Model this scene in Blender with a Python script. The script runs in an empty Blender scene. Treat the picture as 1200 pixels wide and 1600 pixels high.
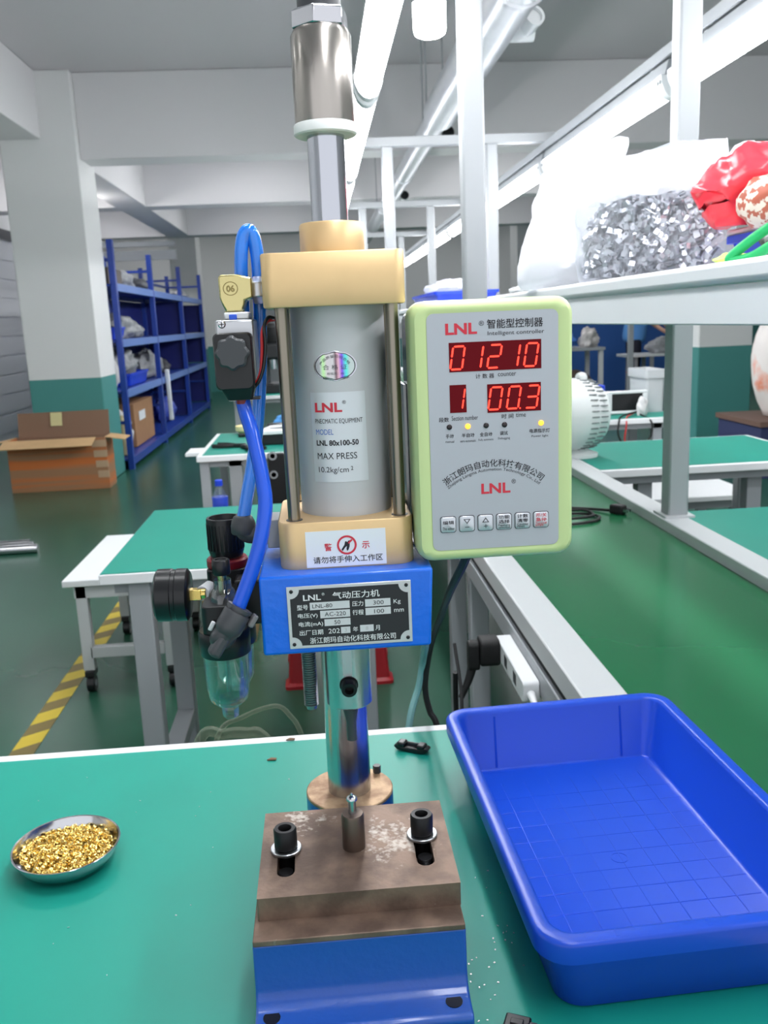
import bpy, bmesh, math, random
from mathutils import Matrix, Vector, noise
random.seed(7)
PI = math.pi
scene = bpy.context.scene
col = scene.collection

# ------------------------------------------------------------------ camera, world, exposure
cam_d = bpy.data.cameras.new('camera'); cam = bpy.data.objects.new('camera', cam_d); col.objects.link(cam)
R = Matrix(((0.99643368, 0.0563317, -0.0628224), (-0.07318111, 0.20630103, -0.97574813), (-0.04200523, 0.97686571, 0.20968771)))
cam.matrix_world = Matrix.Translation((0, 0, 1.35)) @ R.to_4x4()
cam_d.sensor_fit = 'VERTICAL'; cam_d.sensor_height = 36; cam_d.lens = 31.5
cam_d.clip_start = .02; cam_d.clip_end = 100
cam_d.dof.use_dof = True; cam_d.dof.focus_distance = .69; cam_d.dof.aperture_fstop = 18
scene.camera = cam
world = bpy.data.worlds.new('world'); scene.world = world; world.use_nodes = True
bg = world.node_tree.nodes['Background']; bg.inputs[0].default_value = (.93, .96, 1, 1); bg.inputs[1].default_value = .6
scene.view_settings.view_transform = 'Standard'; scene.view_settings.look = 'None'
scene.view_settings.gamma = 1; scene.view_settings.use_curve_mapping = False
scene.view_settings.exposure = 1.0
TUBE_E = 16.0      # emission of the LED tubes
BULB_E = 40.0
FILL_E = 10.0    # emission of the added ceiling fill panels, out of view
scene.cycles.max_bounces = 8; scene.cycles.transparent_max_bounces = 24; scene.cycles.transmission_bounces = 8
scene.cycles.caustics_reflective = False; scene.cycles.caustics_refractive = False
scene.cycles.sample_clamp_indirect = 6

# ------------------------------------------------------------------ materials
def lin(c): return tuple((x/255/12.92 if x/255 <= .04045 else ((x/255+.055)/1.055)**2.4) for x in c)
MATS = {}
def mat(name, rgb, rough=.5, metal=0., var=0., vscale=20., bump=0., bscale=80., coat=0., trans=0., alpha=1., emit=None, es=0., rgb2=None, thr=None, ior=1.45, sheen=0, stretch=None):
    if name in MATS: return MATS[name]
    m = bpy.data.materials.new(name); m.use_nodes = True; nt = m.node_tree; b = nt.nodes['Principled BSDF']
    c = lin(rgb) + (1,)
    b.inputs['Base Color'].default_value = c; b.inputs['Roughness'].default_value = rough; b.inputs['Metallic'].default_value = metal
    b.inputs['IOR'].default_value = ior
    if coat: b.inputs['Coat Weight'].default_value = coat; b.inputs['Coat Roughness'].default_value = .08
    if trans: b.inputs['Transmission Weight'].default_value = trans
    if alpha < 1: b.inputs['Alpha'].default_value = alpha
    if emit: b.inputs['Emission Color'].default_value = lin(emit)+(1,); b.inputs['Emission Strength'].default_value = es
    tc = None
    def coords(scale):
        nonlocal tc
        if tc is None: tc = nt.nodes.new('ShaderNodeTexCoord')
        if stretch:
            mp = nt.nodes.new('ShaderNodeMapping'); mp.inputs['Scale'].default_value = stretch
            nt.links.new(tc.outputs['Object'], mp.inputs[0]); v = mp.outputs[0]
        else: v = tc.outputs['Object']
        n = nt.nodes.new('ShaderNodeTexNoise'); n.inputs['Scale'].default_value = scale; n.inputs['Detail'].default_value = 5
        nt.links.new(v, n.inputs['Vector']); return n
    if var or rgb2:
        n = coords(vscale); r = nt.nodes.new('ShaderNodeValToRGB')
        if rgb2:
            lo, hi = thr or (.4, .6)
            r.color_ramp.elements[0].position = lo; r.color_ramp.elements[1].position = hi
            r.color_ramp.elements[0].color = c; r.color_ramp.elements[1].color = lin(rgb2)+(1,)
        else:
            r.color_ramp.elements[0].position = .3; r.color_ramp.elements[1].position = .7
            r.color_ramp.elements[0].color = tuple(x*(1-var) for x in c[:3])+(1,); r.color_ramp.elements[1].color = tuple(min(1, x*(1+var)) for x in c[:3])+(1,)
        nt.links.new(n.outputs['Fac'], r.inputs[0]); nt.links.new(r.outputs[0], b.inputs['Base Color'])
    if bump:
        n = coords(bscale); bp = nt.nodes.new('ShaderNodeBump'); bp.inputs['Strength'].default_value = bump; bp.inputs['Distance'].default_value = .002
        nt.links.new(n.outputs['Fac'], bp.inputs['Height']); nt.links.new(bp.outputs[0], b.inputs['Normal'])
    MATS[name] = m; return m

def film(name, rgb, opac=.5, rough=.15, gloss=False):   # thin plastic film / thin clear plastic: see-through + gloss + a bit of milky diffuse
    if name in MATS: return MATS[name]
    m = bpy.data.materials.new(name); m.use_nodes = True; nt = m.node_tree; nt.nodes.clear()
    out = nt.nodes.new('ShaderNodeOutputMaterial'); tr = nt.nodes.new('ShaderNodeBsdfTransparent'); tr.inputs[0].default_value = tuple(.6+.4*x for x in lin(rgb))+(1,)
    pb = nt.nodes.new('ShaderNodeBsdfPrincipled'); pb.inputs['Base Color'].default_value = lin(rgb)+(1,); pb.inputs['Roughness'].default_value = rough
    tl = nt.nodes.new('ShaderNodeBsdfTranslucent'); tl.inputs[0].default_value = lin(rgb)+(1,)
    mm = nt.nodes.new('ShaderNodeMixShader'); mm.inputs[0].default_value = .35
    if gloss:   # clear hard plastic: only transmits and mirrors
        pb = nt.nodes.new('ShaderNodeBsdfGlossy'); pb.inputs['Roughness'].default_value = rough; mm.inputs[0].default_value = .12
    nt.links.new(pb.outputs[0], mm.inputs[1]); nt.links.new(tl.outputs[0], mm.inputs[2])
    lw = nt.nodes.new('ShaderNodeLayerWeight'); lw.inputs[0].default_value = .35
    mr = nt.nodes.new('ShaderNodeMapRange'); mr.inputs[3].default_value = opac; mr.inputs[4].default_value = min(1, opac+.55)
    mx = nt.nodes.new('ShaderNodeMixShader')
    nt.links.new(lw.outputs['Facing'], mr.inputs[0]); nt.links.new(mr.outputs[0], mx.inputs[0])
    nt.links.new(tr.outputs[0], mx.inputs[1]); nt.links.new(mm.outputs[0], mx.inputs[2]); nt.links.new(mx.outputs[0], out.inputs[0])
    MATS[name] = m; return m

M_white = mat('white_powder_coat', (222, 224, 226), .4)
M_post = mat('pale_grey_powder_coat', (192, 194, 196), .4)
M_frame = mat('portal_grey_powder_coat', (160, 163, 166), .42)
M_grey = mat('grey_powder_coat', (150, 154, 158), .42)
M_dgrey = mat('dark_grey_plastic', (62, 64, 68), .38)
M_black = mat('black_plastic', (22, 23, 26), .32)
M_rubber = mat('black_rubber', (18, 18, 20), .6)
M_alu = mat('brushed_aluminium', (196, 198, 202), .32, 1.)
M_steel = mat('bright_steel', (205, 205, 210), .16, 1.)
M_chrome = mat('ground_chrome', (196, 198, 206), .12, 1., bump=.12, bscale=420, stretch=(1, 1, .01))
M_ground = mat('satin_ground_steel', (198, 200, 204), .24, 1., bump=.1, bscale=420, stretch=(1, 1, .01))
M_satin = mat('satin_nickel', (176, 170, 164), .24, 1., var=.12, vscale=60, stretch=(1, 1, .06))
M_rod = mat('dull_steel_rod', (150, 143, 130), .3, 1., var=.15, vscale=50, stretch=(1, 1, .1))
M_gold = mat('champagne_anodised', (222, 190, 142), .42, .5, var=.04, vscale=30)
M_brass = mat('brass', (238, 208, 124), .26, 1.)
M_brassp = mat('yellow_plated_brass', (206, 194, 140), .26, 1., bump=.15, bscale=300)
M_tube = mat('grey_anodised_barrel', (190, 192, 195), .42, .15)
M_blue = mat('blue_machine_enamel', (14, 104, 222), .34, bump=.25, bscale=120, coat=.3)
M_blueb = mat('dark_blue_cast_enamel', (30, 80, 168), .36, bump=.3, bscale=110, coat=.3)
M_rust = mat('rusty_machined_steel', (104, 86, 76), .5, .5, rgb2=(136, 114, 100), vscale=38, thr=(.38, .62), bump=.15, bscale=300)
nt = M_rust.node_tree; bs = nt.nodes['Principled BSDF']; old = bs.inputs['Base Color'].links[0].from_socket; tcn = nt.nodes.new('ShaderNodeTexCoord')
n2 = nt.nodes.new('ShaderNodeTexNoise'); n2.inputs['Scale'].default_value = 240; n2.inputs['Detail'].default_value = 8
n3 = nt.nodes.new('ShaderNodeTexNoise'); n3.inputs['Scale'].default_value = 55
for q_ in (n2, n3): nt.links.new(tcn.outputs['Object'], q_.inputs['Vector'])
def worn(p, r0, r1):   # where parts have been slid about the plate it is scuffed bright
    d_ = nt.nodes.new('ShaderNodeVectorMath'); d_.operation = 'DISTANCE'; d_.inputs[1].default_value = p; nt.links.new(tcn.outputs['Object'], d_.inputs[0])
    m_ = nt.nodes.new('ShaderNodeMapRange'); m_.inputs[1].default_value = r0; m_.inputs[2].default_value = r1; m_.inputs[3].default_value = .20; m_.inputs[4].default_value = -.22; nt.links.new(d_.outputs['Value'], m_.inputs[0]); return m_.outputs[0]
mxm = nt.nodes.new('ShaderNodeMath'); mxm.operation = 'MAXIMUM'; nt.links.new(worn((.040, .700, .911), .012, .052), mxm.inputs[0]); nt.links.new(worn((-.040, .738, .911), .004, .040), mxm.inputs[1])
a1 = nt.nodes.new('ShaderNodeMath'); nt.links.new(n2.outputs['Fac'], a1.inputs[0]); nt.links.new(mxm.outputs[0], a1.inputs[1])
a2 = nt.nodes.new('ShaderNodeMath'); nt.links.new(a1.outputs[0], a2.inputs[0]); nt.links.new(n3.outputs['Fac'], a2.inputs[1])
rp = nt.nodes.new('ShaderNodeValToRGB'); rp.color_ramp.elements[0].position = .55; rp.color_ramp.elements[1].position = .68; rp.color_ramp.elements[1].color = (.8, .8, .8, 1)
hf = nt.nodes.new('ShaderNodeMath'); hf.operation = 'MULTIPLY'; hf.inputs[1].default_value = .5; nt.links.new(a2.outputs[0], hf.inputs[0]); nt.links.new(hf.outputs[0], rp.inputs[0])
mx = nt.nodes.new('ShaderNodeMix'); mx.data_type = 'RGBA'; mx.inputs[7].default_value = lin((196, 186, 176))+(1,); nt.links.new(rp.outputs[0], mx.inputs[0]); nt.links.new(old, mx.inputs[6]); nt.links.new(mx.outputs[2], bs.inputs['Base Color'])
M_rustl = mat('light_rusty_disc', (150, 118, 92), .5, .45, rgb2=(190, 160, 128), vscale=60, thr=(.4, .62), bump=.15, bscale=300)
M_hose = mat('blue_hose_polyurethane', (18, 84, 214), .3, coat=.3)
M_hosel = mat('clear_blue_hose', (34, 132, 244), .08, trans=.08, coat=.8)
M_lime = mat('pale_lime_plastic', (194, 212, 152), .38)
M_navy = mat('navy_glossy_metal', (34, 42, 66), .14, coat=.6)
M_silverp = mat('silver_print_panel', (176, 180, 188), .36, .25)
M_sticker = mat('silver_sticker', (206, 211, 216), .3, .3)
M_paper = mat('white_sticker', (226, 229, 234), .4)
M_ink = mat('black_ink', (28, 28, 34), .5)
M_redink = mat('red_ink', (205, 48, 66), .5)
M_blueink = mat('blue_ink', (60, 105, 190), .5)
M_whiteink = mat('white_ink', (225, 227, 228), .5)
M_plateblack = mat('black_plate_enamel', (38, 38, 42), .4)
M_disp = mat('dark_red_window', (78, 4, 14), .3, emit=(170, 4, 24), es=.06, ior=1.2)
M_digit = mat('red_led_segment', (255, 60, 40), .4, emit=(255, 50, 36), es=1.3)
M_ledon = mat('lit_amber_led', (255, 190, 60), .4, emit=(255, 160, 50), es=1.2)
M_ledoff = mat('unlit_led', (44, 36, 40), .25)
M_clear = film('clear_bowl_plastic', (214, 232, 228), .03, .05, True)
M_clear2 = film('clear_plastic', (225, 234, 234), .06, .06, True)
M_mat = mat('green_bench_mat', (18, 142, 126), .42, var=.04, vscale=6)
M_matl = mat('green_table_mat', (22, 132, 116), .5, var=.03, vscale=5)
M_belt = mat('green_conveyor_belt', (26, 98, 62), .2, var=.05, vscale=3)
M_tray = mat('blue_tray_plastic', (24, 72, 192), .3)
M_bin = mat('blue_bin_plastic', (32, 66, 200), .35)
M_rack = mat('blue_rack_enamel', (32, 62, 150), .35)
M_rackd = mat('dark_blue_panel', (24, 34, 110), .5)
M_rackl = mat('pale_blue_shelf_edge', (100, 128, 190), .35)
M_card = mat('cardboard', (156, 116, 84), .8, var=.05, vscale=12)
M_cardl = mat('light_cardboard', (206, 168, 122), .8, var=.05, vscale=12)
M_cardd = mat('inner_cardboard', (136, 106, 86), .8)
M_red = mat('red_plastic', (176, 34, 44), .35)
M_redk = mat('dark_red_ring', (130, 28, 38), .3)
M_wire_r = mat('red_wire', (190, 40, 44), .4)
M_tealtube = mat('pale_teal_tube', (140, 190, 190), .25, trans=.2)
M_lightgrey = mat('galvanised_duct', (200, 202, 206), .35, .55, var=.03, vscale=8)
M_fan = mat('white_fan_plastic', (226, 228, 228), .4)
M_tubeE = mat('led_tube_glow', (255, 255, 255), .5, emit=(250, 252, 255), es=TUBE_E)
M_bulbE = mat('led_bulb_glow', (255, 255, 255), .5, emit=(255, 253, 248), es=BULB_E)
M_clip = mat('shiny_clip_steel', (222, 224, 230), .34, .85)
M_bagw = film('milky_plastic_bag', (250, 251, 255), .56, .22)
M_bagc = film('clear_plastic_bag', (238, 240, 246), .06, .12)
M_bagr = mat('red_plastic_bag', (246, 66, 80), .25)
M_sack = mat('white_woven_sack', (205, 203, 204), .8, var=.04)
M_gbag = mat('grey_parts_bag', (140, 142, 146), .4, var=.25, vscale=18)
M_skin = mat('skin', (206, 158, 134), .5)
M_shirt = mat('light_blue_shirt', (92, 150, 214), .8)
M_trous = mat('dark_trousers', (34, 36, 50), .8)
M_hair = mat('dark_hair', (28, 24, 24), .5)

# ------------------------------------------------------------------ mesh builder
_tx = {}
def text_mesh(s, bold=0.):
    k = (s, bold)
    if k in _tx: return _tx[k]
    cu = bpy.data.curves.new('lettering', 'FONT'); cu.body = s; cu.size = 1; cu.offset = bold; cu.resolution_u = 3
    ob = bpy.data.objects.new('lettering', cu); me = ob.to_mesh()
    v = [tuple(p.co[:2]) for p in me.vertices]; f = [tuple(p.vertices) for p in me.polygons]
    ob.to_mesh_clear(); bpy.data.objects.remove(ob); bpy.data.curves.remove(cu)
    x0 = min(p[0] for p in v); x1 = max(p[0] for p in v); y0 = min(p[1] for p in v); y1 = max(p[1] for p in v)
    _tx[k] = (v, f, x0, x1, y0, y1); return _tx[k]

def frame(d):
    d = Vector(d).normalized(); u = Vector((0, 0, 1)) if abs(d.z) < .95 else Vector((0, 1, 0))
    a = u.cross(d).normalized(); return a, d.cross(a), d

def rrect(w, d, r, n=5, cx=0, cy=0):
    pts = []
    r = max(r, 1e-5)
    for qx, qy, a0 in ((1, 1, 0), (-1, 1, 90), (-1, -1, 180), (1, -1, 270)):
        for i in range(n+1):
            a = math.radians(a0+90*i/n); pts.append((cx+qx*(w/2-r)+r*math.cos(a), cy+qy*(d/2-r)+r*math.sin(a)))
    return pts

def smooth(pts, n=8):
    P = [Vector(p) for p in pts]; out = []
    for i in range(len(P)-1):
        p0 = P[i-1] if i else P[0]*2-P[1]; p1, p2 = P[i], P[i+1]; p3 = P[i+2] if i+2 < len(P) else P[-1]*2-P[-2]
        for k in range(n):
            t = k/n; out.append(.5*((2*p1)+(p2-p0)*t+(2*p0-5*p1+4*p2-p3)*t*t+(3*p1-p0-3*p2+p3)*t**3))
    out.append(P[-1]); return out

class MB:
    def __init__(s): s.v = []; s.f = []
    def add(s, v, f):
        o = len(s.v); s.v += [tuple(p) for p in v]; s.f += [tuple(i+o for i in q) for q in f]; return s
    def box(s, x0, x1, y0, y1, z0, z1):
        return s.add([(x, y, z) for z in (z0, z1) for x, y in ((x0, y0), (x1, y0), (x1, y1), (x0, y1))],
                     [(0, 3, 2, 1), (4, 5, 6, 7), (0, 1, 5, 4), (1, 2, 6, 5), (2, 3, 7, 6), (3, 0, 4, 7)])
    def obox(s, c, size, rot):   # oriented box
        M = Matrix.Translation(c) @ rot.to_4x4(); a, b, h = [x/2 for x in size]
        t = MB().box(-a, a, -b, b, -h, h); return s.add([M @ Vector(p) for p in t.v], t.f)
    def loft(s, loops, c0=True, c1=True):
        n = len(loops[0]); v = [p for l in loops for p in l]; f = []
        for k in range(len(loops)-1):
            for i in range(n):
                j = (i+1) % n; f.append((k*n+i, k*n+j, (k+1)*n+j, (k+1)*n+i))
        if c0: f.append(tuple(reversed(range(n))))
        if c1: f.append(tuple(range((len(loops)-1)*n, len(loops)*n)))
        return s.add(v, f)
    def prism(s, pts, z0, z1): return s.loft([[(x, y, z0) for x, y in pts], [(x, y, z1) for x, y in pts]])
    def prism_y(s, pts, y0, y1):   # pts in (x, z)
        return s.loft([[(x, y1, z) for x, z in pts], [(x, y0, z) for x, z in pts]])
    def prism_x(s, pts, x0, x1):   # pts in (y, z)
        return s.loft([[(x0, y, z) for y, z in pts], [(x1, y, z) for y, z in pts]])
    def lathe(s, o, prof, d=(0, 0, 1), n=32, c0=True, c1=True, ph=0):
        a, b, d = frame(d); o = Vector(o)
        return s.loft([[o+d*h+a*(r*math.cos(2*PI*i/n+ph))+b*(r*math.sin(2*PI*i/n+ph)) for i in range(n)] for r, h in prof], c0, c1)
    def cyl(s, p0, p1, r0, r1=None, n=24):
        p0 = Vector(p0); p1 = Vector(p1); return s.lathe(p0, [(r0, 0), (r1 if r1 is not None else r0, (p1-p0).length)], p1-p0, n)
    def tube(s, pts, r, n=12, sm=8, rf=None):
        P = smooth(pts, sm) if sm else [Vector(p) for p in pts]; loops = []
        t = (P[1]-P[0]).normalized(); a, b, _ = frame(t)
        for i, p in enumerate(P):
            t2 = (P[min(i+1, len(P)-1)]-P[max(i-1, 0)]).normalized()
            q = t.rotation_difference(t2); a = q @ a; b = q @ b; t = t2
            rr = rf(i/(len(P)-1))*r if rf else r
            loops.append([p+a*(rr*math.cos(2*PI*k/n))+b*(rr*math.sin(2*PI*k/n)) for k in range(n)])
        return s.loft(loops)
    def ball(s, c, r, sx=1, sy=1, sz=1, nu=16, nv=10):
        c = Vector(c); return s.loft([[c+Vector((sx*r*math.sin(PI*j/nv)*math.cos(2*PI*i/nu), sy*r*math.sin(PI*j/nv)*math.sin(2*PI*i/nu), -sz*r*math.cos(PI*j/nv))) for i in range(nu)] for j in [.02]+list(range(1, nv))+[nv-.02]])
    def text(s, t, x0, x1, yc, h, xf, bold=0., fit=True):
        """one line of lettering between x0 and x1, centred on yc, h tall; xf maps (x, y) to space"""
        v, f, a0, a1, b0, b1 = text_mesh(t, bold)
        k = (x1-x0)/(a1-a0); q = h/(b1-b0) if fit else k
        return s.add([xf(x0+(x-a0)*k, yc+(y-(b0+b1)/2)*q) for x, y in v], f)
    def poly(s, pts, xf=None):
        return s.add([xf(*p) if xf else p for p in pts], [tuple(range(len(pts)))])
    def xform(s, M): s.v = [tuple(M @ Vector(p)) for p in s.v]; return s
    def mesh(s, name, ang=38):
        me = bpy.data.meshes.new(name); me.from_pydata(s.v, [], s.f); me.update()
        bm = bmesh.new(); bm.from_mesh(me); bmesh.ops.recalc_face_normals(bm, faces=bm.faces); bm.to_mesh(me); bm.free()
        me.shade_smooth(); me.set_sharp_from_angle(angle=math.radians(ang)); return me

def holed(outer, holes, depth):   # flat prism with holes, in its own xy plane, z 0..depth
    cu = bpy.data.curves.new('outline', 'CURVE'); cu.dimensions = '2D'; cu.fill_mode = 'BOTH'; cu.extrude = depth/2
    for pts in [outer]+holes:
        sp = cu.splines.new('POLY'); sp.points.add(len(pts)-1); sp.use_cyclic_u = True
        for p, q in zip(sp.points, pts): p.co = (q[0], q[1], 0, 1)
    ob = bpy.data.objects.new('outline', cu); me = ob.to_mesh()
    b = MB(); b.add([(p.co.x, p.co.y, p.co.z+depth/2) for p in me.vertices], [tuple(p.vertices) for p in me.polygons])
    ob.to_mesh_clear(); bpy.data.objects.remove(ob); bpy.data.curves.remove(cu); return b
def circ(cx, cy, r, n=20, ry=None): return [(cx+r*math.cos(2*PI*i/n), cy+(ry or r)*math.sin(2*PI*i/n)) for i in range(n)]

INV = {}
def props(o, label=None, cat=None, group=None, kind=None):
    for k, v in (('label', label), ('category', cat), ('group', group), ('kind', kind)):
        if v: o[k] = v
    return o
def T(name, label, cat, loc=(0, 0, 0), group=None, rot=None):
    """an Empty at a thing's base. With rot the parts are modelled in its own frame, else in room coordinates."""
    o = bpy.data.objects.new(name, None); col.objects.link(o); o.empty_display_size = .02
    o.location = loc
    if rot is not None: o.rotation_euler = rot; INV[o.name] = None
    else: INV[o.name] = Matrix.Translation(-Vector(loc))
    return props(o, label, cat, group)
def P(name, mb, m, parent=None, bev=0., seg=2, ang=38, kind=None, label=None, mesh=None):
    me = mesh or mb.mesh(name, ang)
    if mesh is None: me.materials.append(m)
    o = bpy.data.objects.new(name, me); col.objects.link(o)
    if parent:
        o.parent = parent
        if INV.get(parent.name): o.matrix_parent_inverse = INV[parent.name]
    if bev:
        b = o.modifiers.new('bevel', 'BEVEL'); b.width = bev; b.segments = seg; b.limit_method = 'ANGLE'; b.angle_limit = math.radians(40)
    return props(o, label, None, None, kind)
def S(name, mb, m, bev=0., parent=None): return P(name, mb, m, parent, bev, kind=None if parent else 'structure')
def dup(o, loc, label=None, rotz=None, scale=None):
    """copy of a thing with copies of its parts and sub-parts"""
    def rec(a, par):
        c = a.copy(); col.objects.link(c)
        if par: c.parent = par
        for ch in list(a.children): rec(ch, c)
        return c
    r = rec(o, None); r.location = loc
    if rotz is not None: r.rotation_euler[2] = rotz
    if scale: r.scale = scale
    if label: r['label'] = label
    return r

# ------------------------------------------------------------------ the room
def two_tone(name, upper, lower, z, rough=.5):
    m = mat(name, upper, rough); nt = m.node_tree; b = nt.nodes['Principled BSDF']
    tc = nt.nodes.new('ShaderNodeTexCoord'); sp = nt.nodes.new('ShaderNodeSeparateXYZ'); gt = nt.nodes.new('ShaderNodeMath'); gt.operation = 'GREATER_THAN'; gt.inputs[1].default_value = z
    mx = nt.nodes.new('ShaderNodeMix'); mx.data_type = 'RGBA'; mx.inputs[6].default_value = lin(lower)+(1,); mx.inputs[7].default_value = lin(upper)+(1,)
    nt.links.new(tc.outputs['Object'], sp.inputs[0]); nt.links.new(sp.outputs[2], gt.inputs[0]); nt.links.new(gt.outputs[0], mx.inputs[0]); nt.links.new(mx.outputs[2], b.inputs['Base Color'])
    return m
CEIL = 3.517
M_wall = two_tone('wall_paint_two_tone', (222, 222, 222), (70, 138, 134), .95)
M_beam = mat('ceiling_beam_paint', (214, 212, 214), .6)
M_ceil = mat('ceiling_paint', (196, 192, 196), .7)
M_floor = mat('green_epoxy_floor', (36, 80, 62), .26, rgb2=(48, 94, 76), vscale=.9, thr=(.3, .7), bump=.02, bscale=40)
S('floor', MB().box(-6, 9, -3, 20, -.1, 0), M_floor)
S('ceiling', MB().box(-6, 9, -3, 20, CEIL, CEIL+.15), M_ceil)
S('wall_back', MB().box(-6, 9, 19.4, 19.6, 0, CEIL), M_wall)
S('wall_left', MB().box(-4.4, -4.2, -3, 19.4, 0, CEIL), M_wall)
S('wall_right', MB().box(8.6, 8.8, -3, 19.4, 0, CEIL), M_wall)
S('pillar', MB().box(-2.6, -1.96, 8.3, 8.9, 0, CEIL), M_wall, .01)
S('pillar', MB().box(3.77, 4.32, 8.8, 9.4, 0, CEIL), M_wall, .01)
S('pillar', MB().box(-2.6, -2.1, 17.0, 17.6, 0, CEIL), M_wall, .01)
S('pillar', MB().box(3.77, 4.32, 17.0, 17.6, 0, CEIL), M_wall, .01)
for y0 in (8.4, 11.6, 15.3):
    S('ceiling_beam', MB().box(-1.96 if y0 == 8.4 else -4.2, 8.6, y0, y0+.35, 2.812, CEIL), M_beam, .008)
S('ceiling_beam', MB().box(-2.6, -2.25, -3, 8.3, 2.97, CEIL), M_beam, .008)
S('ceiling_beam', MB().box(-2.35, -1.99, 8.9, 11.6, 2.812, CEIL), M_beam, .008)
S('ceiling_beam', MB().box(-2.35, -1.99, 11.95, 15.3, 2.812, CEIL), M_beam, .008)
S('trim_1', MB().box(-4.2, -2.2, 15.25, 15.3, 2.45, 2.6).box(-4.2, -2.2, 15.22, 15.3, 2.66, 2.74), M_grey)
# doors in the far wall
for i, x in enumerate((-1.45, .35)):
    d = S('door_%d' % (i+1), MB().box(x, x+1.0, 19.34, 19.4, 0, 2.15), M_grey)
    S('door_frame', MB().box(x-.1, x, 19.3, 19.4, 0, 2.25).box(x+1.0, x+1.1, 19.3, 19.4, 0, 2.25).box(x-.1, x+1.1, 19.3, 19.4, 2.15, 2.25), M_white, parent=d)
    S('door_handle', MB().cyl((x+.12, 19.28, 1.02), (x+.26, 19.28, 1.02), .015), M_steel, parent=d)
# hazard tape on the floor
M_tape = mat('hazard_tape', (206, 182, 58), .45); nt = M_tape.node_tree
tc = nt.nodes.new('ShaderNodeTexCoord'); mp = nt.nodes.new('ShaderNodeMapping'); mp.inputs['Rotation'].default_value = (0, 0, math.radians(-35))
wv = nt.nodes.new('ShaderNodeTexWave'); wv.wave_type = 'BANDS'; wv.bands_direction = 'Y'; wv.inputs['Scale'].default_value = 2.0; wv.inputs['Distortion'].default_value = .15
cr = nt.nodes.new('ShaderNodeValToRGB'); cr.color_ramp.interpolation = 'CONSTANT'; cr.color_ramp.elements[0].color = lin((206, 182, 58))+(1,); cr.color_ramp.elements[1].color = lin((122, 106, 60))+(1,); cr.color_ramp.elements[1].position = .52
nt.links.new(tc.outputs['Object'], mp.inputs[0]); nt.links.new(mp.outputs[0], wv.inputs[0]); nt.links.new(wv.outputs['Fac'], cr.inputs[0]); nt.links.new(cr.outputs[0], nt.nodes['Principled BSDF'].inputs['Base Color'])
S('trim_2', MB().box(-1.09, -1.01, 1.2, 4.75, 0, .0015), M_tape)

# ------------------------------------------------------------------ LED light rows, portals, conveyor
PORTALS = (2.28, 4.77, 7.27, 9.77, 12.27)
def tube_light(x, y, n, side):
    t = T('tube_light', '%s white tube light hanging in the row over the %s conveyor rail' % (n, side), 'light', (x, y, 2.04), 'tube lights over the %s rail' % side)
    y0, y1 = y+.02, y+1.66
    P('housing', MB().prism_y([(x-.034, 2.105), (x+.034, 2.105), (x+.022, 2.152), (x-.022, 2.152)], y0, y1), M_grey, t)
    P('glowing_tube', MB().prism_y([(x+.042*math.cos(a), 2.103+.066*math.sin(a)) for a in [PI+PI*i/8 for i in range(9)]], y0+.05, y1-.05), M_tubeE, t)
    for yy in (y0, y1-.05):
        c = P('end_cap', MB().prism_y([(x+.046*math.cos(a), 2.106+.073*math.sin(a)) for a in [PI+PI*i/8 for i in range(9)]], yy, yy+.05), M_white, t)
        if y > 2: P('cap_screw', MB().cyl((x-.047, yy+.012, 2.085), (x-.040, yy+.012, 2.085), .006, n=10).cyl((x-.047, yy+.036, 2.085), (x-.040, yy+.036, 2.085), .006, n=10), M_grey, c)
    for yy in (y0+.2, y1-.2): P('hanger', MB().box(x-.006, x+.006, yy-.01, yy+.01, 2.15, 2.165), M_white, t)
ORD = ['first', 'second', 'third', 'fourth', 'fifth', 'sixth', 'seventh', 'eighth', 'ninth', 'tenth', 'eleventh', 'twelfth']
for x, side in ((.205, 'left'), (1.23, 'right')):
    for i in range(8): tube_light(x, 1.42+(i-1)*1.69, ORD[i]+' nearest', side)
    r = props(P('light_rail', MB().box(x-.025, x+.025, -.3, 13.3, 2.165, 2.2), M_grey), 'long grey channel rail carrying the tube lights over the %s rail' % side, 'rail')

for i, y in enumerate(PORTALS):
    t = T('portal_frame', '%s pale grey steel portal frame over the conveyor, counted from the camera' % ORD[i], 'frame', (.66, y, .8), 'portal frames over the conveyor')
    for x in (.374, .907): P('post', MB().box(x, x+.056, y, y+.056, .8, 2.2), M_frame, t, .006)
    P('crossbeam', MB().box(.175, 1.26, y, y+.056, 2.2, 2.246), M_frame, t, .004)
    for x in (.362, .895): P('foot_plate', MB().box(x, x+.08, y-.015, y+.075, .8, .806), M_post, t)

conv = T('conveyor', 'long belt conveyor with dark green belt and pale side rails', 'conveyor', (.65, 1.3, 0))
for x0 in (.355, .89):
    prof = [(x0, .757), (x0, .8), (x0+.069, .8), (x0+.069, .765), (x0+.055, .757)]
    P('side_rail', MB().prism_y(prof, -1.5, 14.5), M_post, conv, .003)
    P('rail_groove', MB().box(x0+.008, x0+.06, -1.5, 14.5, .738, .757), M_rubber, conv)
    P('lower_rail', MB().box(x0, x0+.06, -1.5, 14.5, .69, .738), M_grey, conv, .003)
P('belt', MB().box(.424, .89, -1.5, 14.5, .766, .772), M_belt, conv)
P('belt_bed', MB().box(.415, .895, -1.5, 14.5, .70, .764), M_grey, conv)
for y in (-1., 2.24, 2.62, 4.77, 7.27, 9.77, 12.27):
    for x in (.362, .895): P('leg', MB().box(x, x+.05, y, y+.05, 0, .69), M_grey, conv, .004)
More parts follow.
